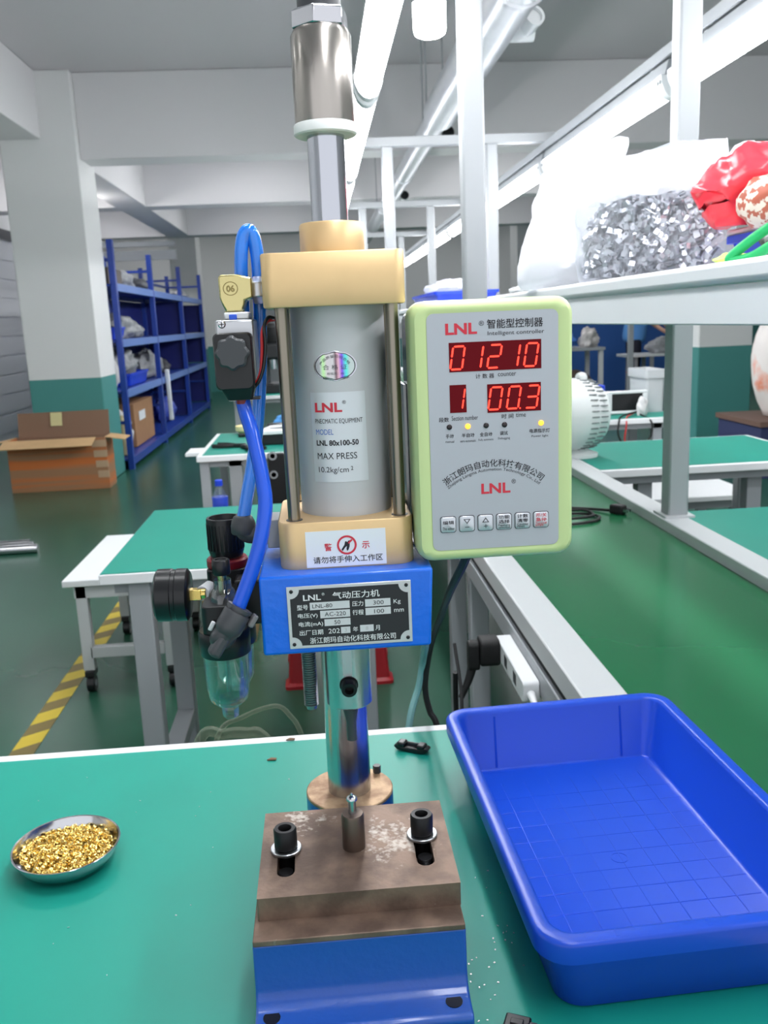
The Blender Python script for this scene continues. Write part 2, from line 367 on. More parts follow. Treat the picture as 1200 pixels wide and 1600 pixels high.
# ducts
def duct(y0, y1, x, z, r, label):
    t = T('air_duct', label, 'duct', (x, y0, z))
    P('pipe', MB().cyl((x, y0, z), (x, y1, z), r, n=32), M_lightgrey, t)
    for k in range(int((y1-y0)/2.4)+1):
        yy = y0+.02+k*2.4
        if yy < y1: P('joint_ring', MB().lathe((x, yy, z), [(r, 0), (r+.012, .004), (r+.012, .035), (r, .04)], (0, 1, 0), 32), M_alu, t)
    for k in range(3):
        yy = (-.7, 1.7, 6.1)[k] if y0 < 0 else y0+.3+k*2.4
        for q_ in (-.9, .9): P('hanger', MB().cyl((x+q_*r, yy, z), (x+q_*r, yy, CEIL), .006, n=8), M_grey, t)
    return t
duct(-1, 6.2, .877, 2.65, .112, 'wide grey round duct under the ceiling above the conveyor')
duct(6.24, 15.2, .877, 2.65, .08, 'narrower grey round duct running on behind the wide duct')
for y, n, rr in ((4.6, 'nearest', .112), (7.2, 'middle', .08), (10.6, 'farthest', .08)):
    t = T('duct_outlet', '%s white outlet stub on the right side of the ceiling duct' % n, 'outlet', (.877+rr, y, 2.68))
    x = .877+rr
    P('stub', MB().cyl((x, y, 2.67), (x+.12, y, 2.67), .05).cyl((x+.08, y-.01, 2.67), (x+.1, y-.09, 2.70), .042), M_white, t)
    P('mouth', MB().lathe((x+.1, y-.09, 2.70), [(.048, 0), (.048, .02), (.036, .02), (.036, .006)], (.2, -.9, .25), c1=True), M_black if y != 4.6 else M_white, t)
def bulb(x, y, z, r, label):
    t = T('bulb_lamp', label, 'lamp', (x, y, z))
    P('glowing_bulb', MB().lathe((x, y, z), [(r*.7, 0), (r*.9, .006*r/.055), (r*.98, .02*r/.055), (r, .1*r/.055)], n=24), M_bulbE, t)
    P('socket', MB().lathe((x, y, z+.1*r/.055), [(r*1.01, 0), (r*.95, r), (r*.5, r*2.2), (r*.45, r*3)], n=24), M_grey, t)
    P('cord', MB().cyl((x, y, z+.1*r/.055+r*2.9), (x, y, CEIL), .006, n=8), M_white, t)
bulb(.452, 3.4, 2.315, .058, 'bright round bulb lamp hanging from the ceiling above the conveyor')
bulb(-2.62, 10.6, 2.56, .075, 'small bright bulb lamp hanging behind the left pillar')

# overhead shelf on the right
sh = T('overhead_shelf', 'long white overhead shelf running along the right conveyor posts', 'shelf', (.7, 2, 1.376))
P('board', MB().box(.50, .903, .55, 7.2, 1.376, 1.4025), M_white, sh, .007, 3)
P('front_skirt', MB().box(.506, .514, .55, 7.2, 1.3253, 1.3745), M_white, sh, .002)
for y in PORTALS[:2]: P('bracket', MB().prism_y([(.52, 1.375), (.905, 1.375), (.905, 1.328), (.52, 1.345)], y+.01, y+.04), M_grey, sh)
d3 = S('door_3', MB().box(-4.2, -4.16, 10.6, 16, 0, 2.62), mat('grey_shutter', (206, 208, 212), .4))
b = MB()
for k in range(10): b.box(-4.162, -4.15, 10.6, 16, .1+k*.25, .32+k*.25)
S('shutter_slat', b, MATS['grey_shutter'], parent=d3)['kind'] = 'stuff'
S('door_frame', MB().box(-4.2, -4.12, 10.5, 16.1, 2.62, 2.75), M_dgrey, parent=d3)

# ------------------------------------------------------------------ work bench
ZB = .81
bench = T('work_bench', 'foreground work bench with green mat top and thin white rear edge', 'bench', (-.4, .66, 0))
P('board', MB().box(-1.3, .352, .0, 1.118, ZB-.032, ZB-.003), M_white, bench, .002)
P('mat', MB().box(-1.3, .352, .0, 1.104, ZB-.003, ZB), M_mat, bench)
P('edge_strip', MB().box(-1.3, .352, 1.104, 1.12, ZB-.034, ZB+.0006), M_white, bench, .0015)
for x in (-1.27, .3):
    for y in (.03, 1.04): P('leg', MB().box(x, x+.045, y, y+.045, 0, ZB-.032), M_grey, bench, .003)

# ------------------------------------------------------------------ pneumatic press
AX, AY = .0145, .693
pr = T('pneumatic_press', 'blue and gold bench press with grey cylinder standing on the green bench', 'press', (.0068, .70, ZB))
# base casting
prof = [(.573, ZB), (.573, .834), (.576, .837), (.591, .8375), (.597, .839), (.601, .843), (.6035, .85), (.606, .887), (.748, .887), (.75, .88), (.75, ZB)]
base = P('base', MB().prism_x(prof, -.076, .0888), M_blueb, pr, .003, 3)
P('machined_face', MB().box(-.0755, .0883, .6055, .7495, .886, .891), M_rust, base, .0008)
for hx in (-.0635, .0756):
    P('bolt_hole', MB().cyl((hx, .5886, .83), (hx, .5886, .8379), .0066, n=20), M_black, base)
P('column_socket', MB().box(-.028, .041, .745, .80, ZB, .872).lathe((.0066, .826, ZB), [(.052, 0), (.0455, .03), (.0435, .05), (.0435, .078)], n=40), M_blueb, base)
P('socket_face', MB().lathe((.0066, .826, .888), [(.0435, 0), (.0435, .0022), (.0425, .003)], n=40), M_rustl, base)
b = MB(); b.cyl((.036, .853, .888), (.036, .853, .899), .004, n=6); P('set_screw', b, M_dgrey, base)
P('column', MB().lathe((.0068, .826, .891), [(.0213, 0), (.0213, .335)], n=48), M_ground, pr)
# slotted bolster plate
def slot(cx, y0, y1, w):
    r = w/2; return [(cx+r*math.cos(a), y1-r+r*math.sin(a)) for a in [PI*i/10 for i in range(11)]]+[(cx-r*math.cos(a), y0+r-r*math.sin(a)) for a in [PI*i/10 for i in range(11)]]
pl = holed([(-.0725, .629), (.0888, .629), (.0888, .7545), (-.0725, .7545)], [slot(-.0508, .655, .712, .0148), slot(.0648, .655, .717, .0148)], .02)
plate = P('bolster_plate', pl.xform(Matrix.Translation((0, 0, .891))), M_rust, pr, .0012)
M_bolt = mat('black_oxide_bolt', (40, 40, 42), .38, .6)
for bx, by in ((-.0513, .6935), (.066, .699)):
    P('washer', MB().lathe((bx, by, .911), [(.0075, 0), (.0128, 0), (.0132, .0006), (.0132, .0024), (.0126, .003), (.0075, .003)], n=32), M_alu, plate)
    h = P('socket_bolt', MB().lathe((bx, by, .914), [(.0085, 0), (.0098, .001), (.0098, .0165), (.0088, .018), (.0058, .018), (.0055, .0175), (.0052, .009)], n=32).cyl((bx, by, .885), (bx, by, .914), .0062), M_bolt, plate)
    b = MB()
    for k in range(12):
        b.lathe((bx, by-.021, .888+k*.0014), [(.0058, 0), (.0064, .0005), (.0058, .001)], n=16)
    P('slot_thread', b, M_bolt, plate)
# anvil
an = P('anvil', MB().lathe((.0067, .691, .908), [(.0098, 0), (.0096, .0325), (.0088, .0344), (.005, .0346)], n=32), mat('oiled_tool_steel', (104, 90, 82), .34, .8), pr)
P('anvil_pin', MB().lathe((.0067, .691, .942), [(.0036, 0), (.0034, .012), (.0046, .0125), (.0046, .0145), (.0036, .0158), (.0012, .017), (.001, .0185)], n=20), M_steel, an)
# head block
head = P('head_block', MB().prism_y([(-.0528, 1.1115), (.0715, 1.1115), (.0745, 1.1715), (-.0525, 1.1715)], .628, .742).box(-.03, .05, .742, .872, 1.1115, 1.1715), M_blue, pr, .0022, 3)
# name plate
XP0, XP1, ZP0, ZP1, YP = -.0331, .0577, 1.1160, 1.1635, .627
WP, HP = XP1-XP0, ZP1-ZP0
npl = P('name_plate', MB().box(XP0, XP1, YP, .6285, ZP0, ZP1), mat('plate_aluminium', (206, 208, 210), .32, .5), pr, .0004)
def uv(y): return lambda u, v: (XP0+u*WP, y, ZP1-v*HP)
a_, r_ = .022, .075
out = []
asp = WP/HP
for cx, cy, s0 in ((0, 0, 90), (1, 0, 180), (1, 1, 270), (0, 1, 0)):
    px = .026 if cx == 0 else .974; py = .026*asp if cy == 0 else 1-.026*asp
    pts = [(px+r_*math.cos(t), py+r_*asp*math.sin(t)) for t in [math.radians(s0-(90 if False else 0)-i*15) for i in range(7)]]
    out += pts
fill = MB(); f = uv(YP-.00012)
fill.poly([f(*p) for p in out]); P('enamel_field', fill, M_plateblack, npl)
b = MB(); f = uv(YP-.0003)
for u0, u1, v0, v1 in ((.18, .50, .265, .385), (.26, .50, .405, .525), (.29, .50, .545, .655), (.42, .495, .685, .79), (.575, .685, .675, .785), (.625, .83, .265, .385), (.625, .83, .405, .52)):
    b.poly([f(u0, v1), f(u1, v1), f(u1, v0), f(u0, v0)])
P('value_field', b, mat('pale_plate_field', (206, 208, 211), .35, .2), npl)
f = lambda u, v: (XP0+u*WP, YP-.0002, ZP0+v*HP)
b = MB()
for t, u0, u1, v, h, bo in (('LNL', .13, .272, .185, .092, .02), ('®', .281, .303, .14, .045, 0), ('气动压力机', .365, .745, .175, .115, .008), ('型号', .077, .165, .335, .082, .006), ('压力', .52, .61, .325, .082, .006), ('Kg', .855, .912, .335, .085, 0),
    ('电压(V)', .08, .238, .475, .085, .006), ('行程', .52, .61, .465, .082, .006), ('mm', .857, .935, .475, .05, 0), ('电流(mA)', .083, .278, .612, .09, .006), ('出厂日期', .086, .275, .745, .085, .006), ('202', .318, .41, .742, .078, 0), ('年', .517, .558, .735, .082, .004), ('月', .698, .735, .735, .082, .004),
    ('浙江朗玛自动化科技有限公司', .165, .862, .88, .10, .006)):
    b.text(t, u0, u1, 1-v, h, f, bo)
P('lettering', b, M_whiteink, npl)
b = MB(); f = lambda u, v: (XP0+u*WP, YP-.0004, ZP0+v*HP)
for t, u0, u1, v, h in (('LNL-80', .2, .36, .325, .062), ('300', .69, .775, .325, .065), ('AC-220', .295, .465, .465, .065), ('100', .695, .775, .465, .065), ('50', .37, .418, .6, .065)): b.text(t, u0, u1, 1-v, h, f)
P('stamped_value', b, M_ink, npl)
b = MB()
for t, u0, u1, v, h in (('3', .447, .468, .738, .06), ('8', .62, .641, .73, .06)): b.text(t, u0, u1, 1-v, h, f)
P('worn_value', b, mat('worn_grey_ink', (176, 176, 178), .5), npl)
b = MB()
for u in (.038, .962):
    for v in (.075, .925): b.ball((XP0+u*WP, YP-.0002, ZP0+v*HP), .0014, 1, .6, 1)
P('rivet', b, M_black, npl)
# ram, tool
P('ram', MB().lathe((.0095, AY, 1.043), [(.0175, 0), (.0188, .0012), (.0188, .072)], n=48), M_ground, pr)
b = MB().lathe((.0093, AY-.0182, 1.0652), [(.0064, 0), (.0064, .008), (.006, .0095), (.0036, .0095), (.0034, .004)], (0, -1, -.12), 28)
P('clamp_screw', b.cyl((.0093, AY-.016, 1.0652), (.0093, AY-.019, 1.065), .0075), M_bolt, pr)
P('punch', MB().lathe((.0098, AY-.006, 1.012), [(.0042, 0), (.0042, .016), (.0062, .026), (.0062, .034)], n=24), M_dgrey, pr)
P('ram_flat', MB().box(.005, .0125, AY-.0192, AY-.0175, 1.073, 1.1115), M_alu, pr)
b = MB(); tz = 1.036
b.lathe((-.0222, .70, tz), [(.004, 0), (.0047, .0025), (.0047, .078)], n=20)
for k in range(37): b.lathe((-.0222, .70, tz+.003+k*.0020), [(.0047, 0), (.0061, .0008), (.0061, .0011), (.0047, .0020)], n=20, c0=False, c1=False)
P('threaded_rod', b, mat('zinc_thread', (150, 152, 154), .3, .9), pr)
# cylinder
b = MB()
b.loft([[(x, y, z) for x, y in rrect(w, d, r, 6, AX-.0015, AY)] for w, d, r, z in ((.099, .099, .0125, 1.171), (.1003, .1, .013, 1.1725), (.1003, .1, .013, 1.2055), (.0985, .0985, .012, 1.2067))])
lcap = P('lower_cap', b, M_gold, pr)
b = MB().loft([[(x, y, z) for x, y in rrect(w, d, r, 6, AX-.0012, AY)] for w, d, r, z in ((.099, .099, .007, 1.3612), (.1003, .1, .008, 1.3622), (.1003, .1, .008, 1.397), (.0985, .0985, .007, 1.398))])
P('upper_cap', b, M_gold, pr)
P('barrel', MB().lathe((AX+.001, AY, 1.2067), [(.0352, 0), (.0352, .155)], n=64), M_tube, pr)
for sx in (-1, 1):
    for sy in (-1, 1):
        x = AX+sx*.0394; y = AY+sy*.037
        t = P('tie_rod', MB().cyl((x, y, 1.2), (x, y, 1.365), .0046), M_rod, pr)
        P('rod_seat', MB().lathe((x, y, 1.2066), [(.0046, 0), (.0062, 0), (.0062, .0004), (.0046, .0004)], n=24, c0=False, c1=False), M_dgrey, t)
P('gland_boss', MB().lathe((AX+.0002, AY, 1.398), [(.0237, 0), (.0239, .0008), (.0239, .0215), (.0228, .023), (.0145, .023)], n=48), M_gold, pr)
P('piston_rod', MB().cyl((.0139, AY, 1.40), (.0139, AY, 1.50), .0136, n=48), M_chrome, pr)
st = P('stroke_sleeve', MB().lathe((.0140, AY, 1.4892), [(.0214, 0), (.0216, .0006), (.0216, .0585), (.0196, .0622)], n=48), M_satin, pr)
P('sleeve_collar', MB().lathe((.0140, AY, 1.4815), [(.014, 0), (.0216, 0), (.0228, .001), (.0228, .0068), (.0222, .0078)], n=48), mat('white_nylon', (232, 233, 232), .4), st)
P('lock_nut', MB().lathe((.0140, AY, 1.5512), [(.019, 0), (.0208, .0012), (.0208, .012), (.019, .0135)], n=6, ph=.3), M_steel, st, .0006)
P('stud', MB().lathe((.0140, AY, 1.5645), [(.0155, 0), (.0155, .03)], n=32), M_dgrey, st)
# stickers
RB = .0352; CX = AX+.001
def wrap(off): return lambda x, z: (CX+(RB+off)*math.sin((x-CX)/RB), AY-(RB+off)*math.cos((x-CX)/RB), z)
def wrapgrid(pts_rows, off, m, name, parent):
    b = MB(); w = wrap(off); n = len(pts_rows[0])
    b.add([w(*p) for r in pts_rows for p in r], [(r*n+i, r*n+i+1, (r+1)*n+i+1, (r+1)*n+i) for r in range(len(pts_rows)-1) for i in range(n-1)])
    return P(name, b, m, parent)
X0, X1, Z0, Z1 = -.0098, .0328, 1.2332, 1.2998
lab = wrapgrid([[(X0+(X1-X0)*i/16, z) for i in range(17)] for z in (Z0, Z1)], .0002, M_sticker, 'model_sticker', pr)
w = wrap(.0004); sx = lambda u: X0+(X1-X0)*u; sz = lambda v: Z1-(Z1-Z0)*v
for m, nm, rows in ((M_redink, 'red_lettering', [('LNL', .09, .58, .165, .0070, .035)]), (M_blueink, 'blue_lettering', [('MODEL', .085, .41, .436, .0040, 0)]),
    (M_ink, 'black_lettering', [('®', .585, .65, .11, .0026, 0), ('PNECMATIC EQUIPMENT', .08, .93, .32, .0040, 0), ('LNL 80x100-50', .085, .84, .558, .0042, .03), ('MAX PRESS', .09, .80, .705, .0048, 0), ('10.2kg/cm', .10, .64, .868, .0054, 0), ('2', .68, .72, .847, .0030, .01)])):
    b = MB()
    for t, u0, u1, v, h, bo in rows: b.text(t, sx(u0), sx(u1), sz(v), h, w, bo)
    P(nm, b, m, lab)
OX, OZ, OA, OB = .0112, 1.3187, .0163, .0110
def ovalrows(k, n=20):
    rows = []
    for j in range(13):
        z = -1+2*j/12; hw = math.sqrt(max(0, 1-z*z)); rows.append([(OX+OA*k*hw*(-1+2*i/n), OZ+OB*k*z) for i in range(n+1)])
    return rows
ov = wrapgrid(ovalrows(1), .0002, M_chrome, 'inspection_sticker', pr)
wrapgrid(ovalrows(.93), .00035, M_ink, 'oval_ring', ov)
M_holo = mat('holographic_foil', (200, 200, 205), .18, .7); nt = M_holo.node_tree
tc = nt.nodes.new('ShaderNodeTexCoord'); sp = nt.nodes.new('ShaderNodeSeparateXYZ'); mr = nt.nodes.new('ShaderNodeMapRange'); cr = nt.nodes.new('ShaderNodeValToRGB')
mr.inputs[1].default_value = OX-OA; mr.inputs[2].default_value = OX+OA
for p, c in ((.16, (205, 205, 210)), (.24, (190, 240, 170)), (.32, (212, 206, 208)), (.46, (206, 204, 206)), (.52, (120, 96, 104)), (.58, (226, 180, 196)), (.66, (132, 84, 224)), (.75, (90, 232, 220)), (.84, (190, 205, 202))):
    e = cr.color_ramp.elements.new(p); e.color = lin(c)+(1,)
cr.color_ramp.elements[0].color = lin((205, 205, 210))+(1,); cr.color_ramp.elements[-1].color = lin((190, 200, 200))+(1,)
nt.links.new(tc.outputs['Object'], sp.inputs[0]); nt.links.new(sp.outputs[0], mr.inputs[0]); nt.links.new(mr.outputs[0], cr.inputs[0]); nt.links.new(cr.outputs[0], nt.nodes['Principled BSDF'].inputs['Base Color'])
wrapgrid(ovalrows(.885), .0005, M_holo, 'foil', ov)
b = MB(); w = wrap(.0007)
b.text('合 格 证', OX-.0088, OX+.0088, OZ-.0008, .0036, w)
b.text('产品质量检验合格', -.0105, .0105, 0, .0022, lambda x, y: w(OX+(.0125+y)*math.sin(x/.0102), OZ-.0052+(.0125+y)*math.cos(x/.0102)*.98))
b.text('检验员：02', OX-.0058, OX+.0064, OZ-.0054, .0020, w)
P('lettering', b, mat('grey_ink', (64, 66, 70), .5), ov)
# warning label on the lower cap
WX0, WX1, WZ0, WZ1, WY = -.0174, .0418, 1.1727, 1.2000, .6427
wl = P('warning_label', MB().box(WX0, WX1, WY, WY+.0006, WZ0, WZ1), M_paper, lcap)
f = lambda u, v: (WX0+u*(WX1-WX0), WY-.0002, WZ1-v*(WZ1-WZ0)); ft = lambda x, z: (x, WY-.0002, z)
AR = (WX1-WX0)/(WZ1-WZ0)
# (lettering and sign lie on the label: third level is the last, so they are sub-parts of the lower cap)
b = MB().text('警', WX0+.23*.0592, WX0+.325*.0592, WZ1-.45*.0273, .0058, ft, .015).text('示', WX0+.70*.0592, WX0+.795*.0592, WZ1-.44*.0273, .0055, ft, .015)
scx, scz, ro, ri = WX0+.511*.0592, WZ1-.415*.0273, .0073, .0058
n = 36; ring = []
b.add([(scx+r*math.sin(2*PI*i/n), WY-.0002, scz+r*math.cos(2*PI*i/n)) for r in (ro, ri) for i in range(n)], [(i, (i+1) % n, n+(i+1) % n, n+i) for i in range(n)])
P('red_warning_print', b, M_redink, lcap)
b = MB().text('请勿将手伸入工作区', WX0+.085*.0592, WX0+.955*.0592, WZ1-.80*.0273, .0052, ft, .008)
hand = [(-.0042, -.0034), (-.0018, .0002), (-.0012, .0026), (-.0004, .0030), (.0004, .0022), (.0012, .0032), (.0022, .0034), (.0036, .0040), (.0028, .0024), (.0022, .0012), (.0020, -.0012), (.0012, -.0034), (.0002, -.0046), (-.0004, -.0030), (.0000, -.0008), (-.0012, -.0016), (-.0032, -.0044)]
b.poly([(scx+x, WY-.00025, scz+z) for x, z in hand])
P('black_warning_print', b, M_ink, lcap)
b = MB().poly([(scx+x, WY-.0003, scz+z) for x, z in ((.0036, .0050), (.0050, .0036), (-.0036, -.0050), (-.0050, -.0036))][:0] or [(scx+x, WY-.0003, scz+z) for x, z in ((.0034, .0044), (.0044, .0034), (.0016, .0008), (.0008, .0016))])
P('warning_bar', b, M_redink, lcap)

# ------------------------------------------------------------------ controller box
ct = T('controller_box', 'lime framed counter controller with red digits mounted right of the press cylinder', 'controller', (.122, .67, 1.174))
CX0, CX1, CZ0, CZ1 = .0640, .1806, 1.1738, 1.3615
cxm, czm, cw, ch = (CX0+CX1)/2, (CZ0+CZ1)/2, CX1-CX0, CZ1-CZ0
def ry(w, h, r, y, n=6): return [(x, y, z) for x, z in rrect(w, h, r, n, cxm, czm)]
pw, ph = .0936, .1702
b = MB().loft([ry(cw-.004, ch-.004, .010, .668), ry(cw, ch, .012, .664), ry(cw, ch, .012, .640), ry(cw-.002, ch-.002, .0115, .6355), ry(cw-.007, ch-.007, .010, .6325), ry(pw+.004, ph+.004, .006, .6318), ry(pw, ph, .005, .6326)], True, True)
P('bezel', b, M_lime, ct)
P('housing', MB().loft([ry(cw-.006, ch-.012, .008, .725), ry(cw-.005, ch-.012, .008, .668)]), M_navy, ct)
b = MB(); zz = 1.20
P('mounting_bracket', MB().box(.0642, .0662, .70, .74, 1.1735, 1.30).box(.0642, .0735, .70, .738, 1.1716, 1.1736), M_alu, ct)
YC = .6321
pan = P('front_panel', MB().loft([ry(pw-.0004, ph-.0004, .005, YC+.001), ry(pw-.0004, ph-.0004, .005, YC)]), M_silverp, ct)
fc = lambda o: (lambda x, z: (x, YC-o, z))
def win(x0, x1, z0, z1): return P('display', MB().box(x0, x1, YC-.0003, YC+.001, z0, z1), M_disp, ct)
d1 = win(.0910, .1566, 1.3118, 1.3322); d2 = win(.0908, .1026, 1.2832, 1.3028); d3 = win(.1176, .1562, 1.2820, 1.3022)
SEG = {'0': 'abcdef', '1': 'bc', '2': 'abdeg', '3': 'abcdg'}
def digit(b, ch_, x, z, w, h, y):
    t = w*.16; g = w*.05; sl = .16
    def q(pts): b.poly([(x+px+(pz-h/2)*sl, y, z+pz) for px, pz in pts])
    hb = lambda zc: [(g, zc), (g+t/2, zc+t/2), (w-g-t/2, zc+t/2), (w-g, zc), (w-g-t/2, zc-t/2), (g+t/2, zc-t/2)]
    vb = lambda xc, z0, z1: [(xc, z0+g), (xc+t/2, z0+g+t/2), (xc+t/2, z1-g-t/2), (xc, z1-g), (xc-t/2, z1-g-t/2), (xc-t/2, z0+g+t/2)]
    M = {'a': hb(h), 'g': hb(h/2), 'd': hb(0), 'f': vb(0, h/2, h), 'b': vb(w, h/2, h), 'e': vb(0, 0, h/2), 'c': vb(w, 0, h/2)}
    for s in SEG[ch_]: q(M[s])
def digits(parent, s, x0, pitch, z, w, h):
    for i, c_ in enumerate(s):
        b = MB(); digit(b, c_, x0+i*pitch, z, w, h, YC-.0006); P('digit', b, M_digit, parent)
digits(d1, '01210', .0928, .0131, 1.3137, .0083, .0158)
digits(d2, '1', .0936, .01, 1.2856, .0070, .0148)
digits(d3, '003', .1192, .0133, 1.2843, .0082, .0156)
P('decimal_point', MB().box(.1405, .1415, YC-.0006, YC-.0003, 1.2838, 1.2848), M_digit, d3)
b = MB(); f = fc(.0002)
def row(t, x0, x1, z, h, bo=0): b.text(t, x0, x1, z, h, f, bo)
row('LNL', .0888, .1112, 1.3415, .0078, .035); row('LNL', .1120, .1334, 1.2272, .0076, .03)
P('red_lettering', b, M_redink, pan)
b = MB()
row('®', .1125, .1162, 1.3447, .0034); row('智能型控制器', .1182, .1580, 1.3440, .0064, .012); row('Intelligent controller', .1186, .1588, 1.3372, .0036)
row('计 数 器', .1095, .1228, 1.3082, .0034, .008); row('counter', .1255, .1385, 1.3088, .0027)
row('段数', .0826, .0898, 1.2786, .0034, .008); row('Section number', .0917, .1106, 1.2793, .0033); row('时 间', .1277, .1362, 1.2790, .0034, .008); row('time', .1380, .1452, 1.2796, .0030)
row('手动', .0872, .0929, 1.2667, .0030, .012); row('manual', .0869, .0931, 1.2628, .0017); row('半自动', .0987, .1078, 1.2668, .0030, .012); row('semi-automatic', .0975, .1088, 1.2627, .0017)
row('全自动', .1117, .1207, 1.2668, .0030, .012); row('Fully automatic', .1107, .1216, 1.2628, .0019); row('调试', .1263, .1320, 1.2670, .0030, .012); row('Debugging', .1249, .1335, 1.2632, .0020)
row('电源指示灯', .1478, .1626, 1.2675, .0030, .012); row('Power light', .1492, .1615, 1.2635, .0020)
AZ, RC = 1.1888, .0570
def arc(R0, span): return lambda x, y: (.1212+(R0+y)*math.sin(x*span), YC-.0002, AZ+(R0+y)*math.cos(x*span))
b.text('浙江朗玛自动化科技有限公司', -1, 1, 0, .0055, arc(RC, math.radians(39.5)), .008)
b.text('Zhejiang Langma Automation Technology Co., Ltd', -1, 1, 0, .0029, arc(RC-.0048, math.radians(40)))
b.text('®', .1342, .1374, 1.2316, .0034, f)
P('black_lettering', b, M_ink, pan)
for i, x in enumerate((.0899, .1032, .1164, .1297, .1562)):
    lit = i in (1, 4)
    P('indicator_lamp', MB().ball((x, YC-.0003, 1.2732-.00006*i), .0020, 1, .5, 1), M_ledon if lit else M_ledoff, ct, label='lit amber indicator lamp' if lit else None)
BT = [('编辑', 'The editor', 0), (None, '-', 1), (None, '+', 2), ('功能|选择', 'Feature|selection', 0), ('计数|清零', 'Counter|reset', 0), ('开/关|急停', 'Turn/off|scram', 3)]
M_btn = mat('silver_button', (196, 199, 206), .3, .35)
for i, (cn, en, kind) in enumerate(BT):
    x0 = .0813+i*.01370; zc = 1.2021; s = .0117; xc = x0+s/2
    def rb(d, y): return [(x, y, z) for x, z in rrect(s-d, .0122-d, .0018, 4, xc, zc)]
    rim = P('button', MB().loft([rb(0, YC), rb(0, YC-.0004)]), M_dgrey, ct)
    P('button_face', MB().loft([rb(.0007, YC-.0004), rb(.0009, YC-.0009), rb(.0018, YC-.0013)]), M_btn, rim)
    b = MB(); f = fc(.0015); m = M_redink if kind == 3 else M_ink
    if cn:
        L = cn.split('|')
        for k, t in enumerate(L):
            zc2 = zc+(.0017 if len(L) == 1 else (.0036-.0033*k)); b.text(t, xc-.0041, xc+.0041, zc2, .0028, f, .012)
        L2 = en.split('|')
        for k, t in enumerate(L2): b.text(t, xc-.0043, xc+(.0043 if k == 0 or i == 3 else .0015), zc-.0024-.0017*k-(.0004 if len(L2) == 1 else 0), .0016 if len(L2) > 1 else .0022, f)
    else:
        up = kind == 2
        o = [(xc-.0026, zc+.0036), (xc+.0026, zc+.0036), (xc, zc)] if not up else [(xc-.0026, zc+.0004), (xc+.0026, zc+.0004), (xc, zc+.0042)]
        cxx = xc; czz = sum(p[1] for p in o)/3; inn = [(cxx+(p[0]-cxx)*.62, czz+(p[1]-czz)*.62) for p in o]
        b.add([f(*p) for p in o+inn], [(i_, (i_+1) % 3, 3+(i_+1) % 3, 3+i_) for i_ in range(3)])
        b.poly([f(xc-.0015, zc-.0026), f(xc+.0015, zc-.0026), f(xc+.0015, zc-.0022), f(xc-.0015, zc-.0022)])
        if up: b.poly([f(xc-.0002, zc-.0009), f(xc+.0002, zc-.0009), f(xc+.0002, zc-.0039), f(xc-.0002, zc-.0039)])
    P('button_print', b, m, rim)

# ------------------------------------------------------------------ filter regulator, valve, hoses (left of the press)
fr = T('filter_regulator', 'black air filter regulator with two clear bowls left of the blue press head', 'regulator', (-.085, .70, 1.06))
RX, RY = -.0862, .737
def sc(z, k): return 1.35+(z-1.35)*k
kz = lambda z: sc(z, 1.05)
b = MB().lathe((RX, RY, kz(1.1715)), [(.0135, 0), (.0142, .003), (.0146, .004), (.015, .031), (.0146, .0325), (.0125, .0325), (.0115, .0285)], n=40)
kn = P('pressure_knob', b, M_black, fr)
b = MB()
for k in range(28):
    a = 2*PI*k/28; b.box(-.0006, .0006, -.0008, .0006, .006, .028)
    M = Matrix.Translation((RX, RY, kz(1.1715))) @ Matrix.Rotation(a, 4, 'Z') @ Matrix.Translation((0, .0147, 0))
    for i in range(8): b.v[-8+i] = tuple(M @ Vector(b.v[-8+i]))
P('knurl', b, M_black, kn, kind='stuff')
P('lock_ring', MB().lathe((RX, RY, kz(1.1625)), [(.0165, 0), (.0172, .001), (.0172, .0065), (.016, .008)], n=40), M_redk, fr)
P('regulator_body', MB().loft([[(x, y, z) for x, y in rrect(.033, .033, .006, 5, RX, RY)] for z in (kz(1.112), kz(1.163))]), M_black, fr, .001)
P('rear_bowl_ring', MB().lathe((RX, RY, kz(1.098)), [(.0185, 0), (.0195, .002), (.0195, .013), (.018, .015)], n=40), M_black, fr)
P('rear_bowl', MB().lathe((RX, RY, kz(1.062)), [(.004, .0), (.0125, .003), (.0155, .009), (.0168, .036), (.0165, .036), (.0152, .0095), (.012, .0042), (.004, .0015)], n=40), M_clear, fr)
P('rear_drain', MB().lathe((RX, RY, kz(1.057)), [(.0055, 0), (.0055, .008)], n=6), M_clear2, fr)
k2 = 1.039; LX, LY = -.0848, .665
lz = lambda z: sc(z, k2)
P('lubricator_ring', MB().lathe((LX, LY, lz(1.1125)), [(.0188, 0), (.0196, .001), (.0200, .017), (.0185, .0195)], n=44), M_black, fr)
P('lubricator_body', MB().loft([[(x, y, z) for x, y in rrect(.029, .03, .006, 5, LX, LY)] for z in (lz(1.131), lz(1.1525))]).box(LX-.012, LX+.012, LY, RY, lz(1.128), lz(1.150)), M_black, fr, .001)
bowl = P('front_bowl', MB().lathe((LX, LY, lz(1.071)), [(.0045, 0), (.0105, .0012), (.0142, .0045), (.0158, .0095), (.0172, .030), (.0176, .044), (.0170, .044), (.0152, .0115), (.0138, .0072), (.0102, .0042), (.0045, .003)], n=44), M_clear, fr)
P('bowl_base_ring', MB().lathe((LX, LY, lz(1.0735)), [(.0085, .001), (.0085, .004), (.0062, .004), (.0062, .001)], n=32), M_clear2, bowl)
P('drain_cock', MB().lathe((LX, LY, lz(1.0605)), [(.0050, 0), (.0062, .001), (.0066, .008), (.0060, .0105)], n=6), M_clear2, bowl)
P('feed_tube', MB().cyl((LX+.001, LY, lz(1.083)), (LX, LY, lz(1.12)), .0022, n=12), M_clear2, bowl)
b = MB()
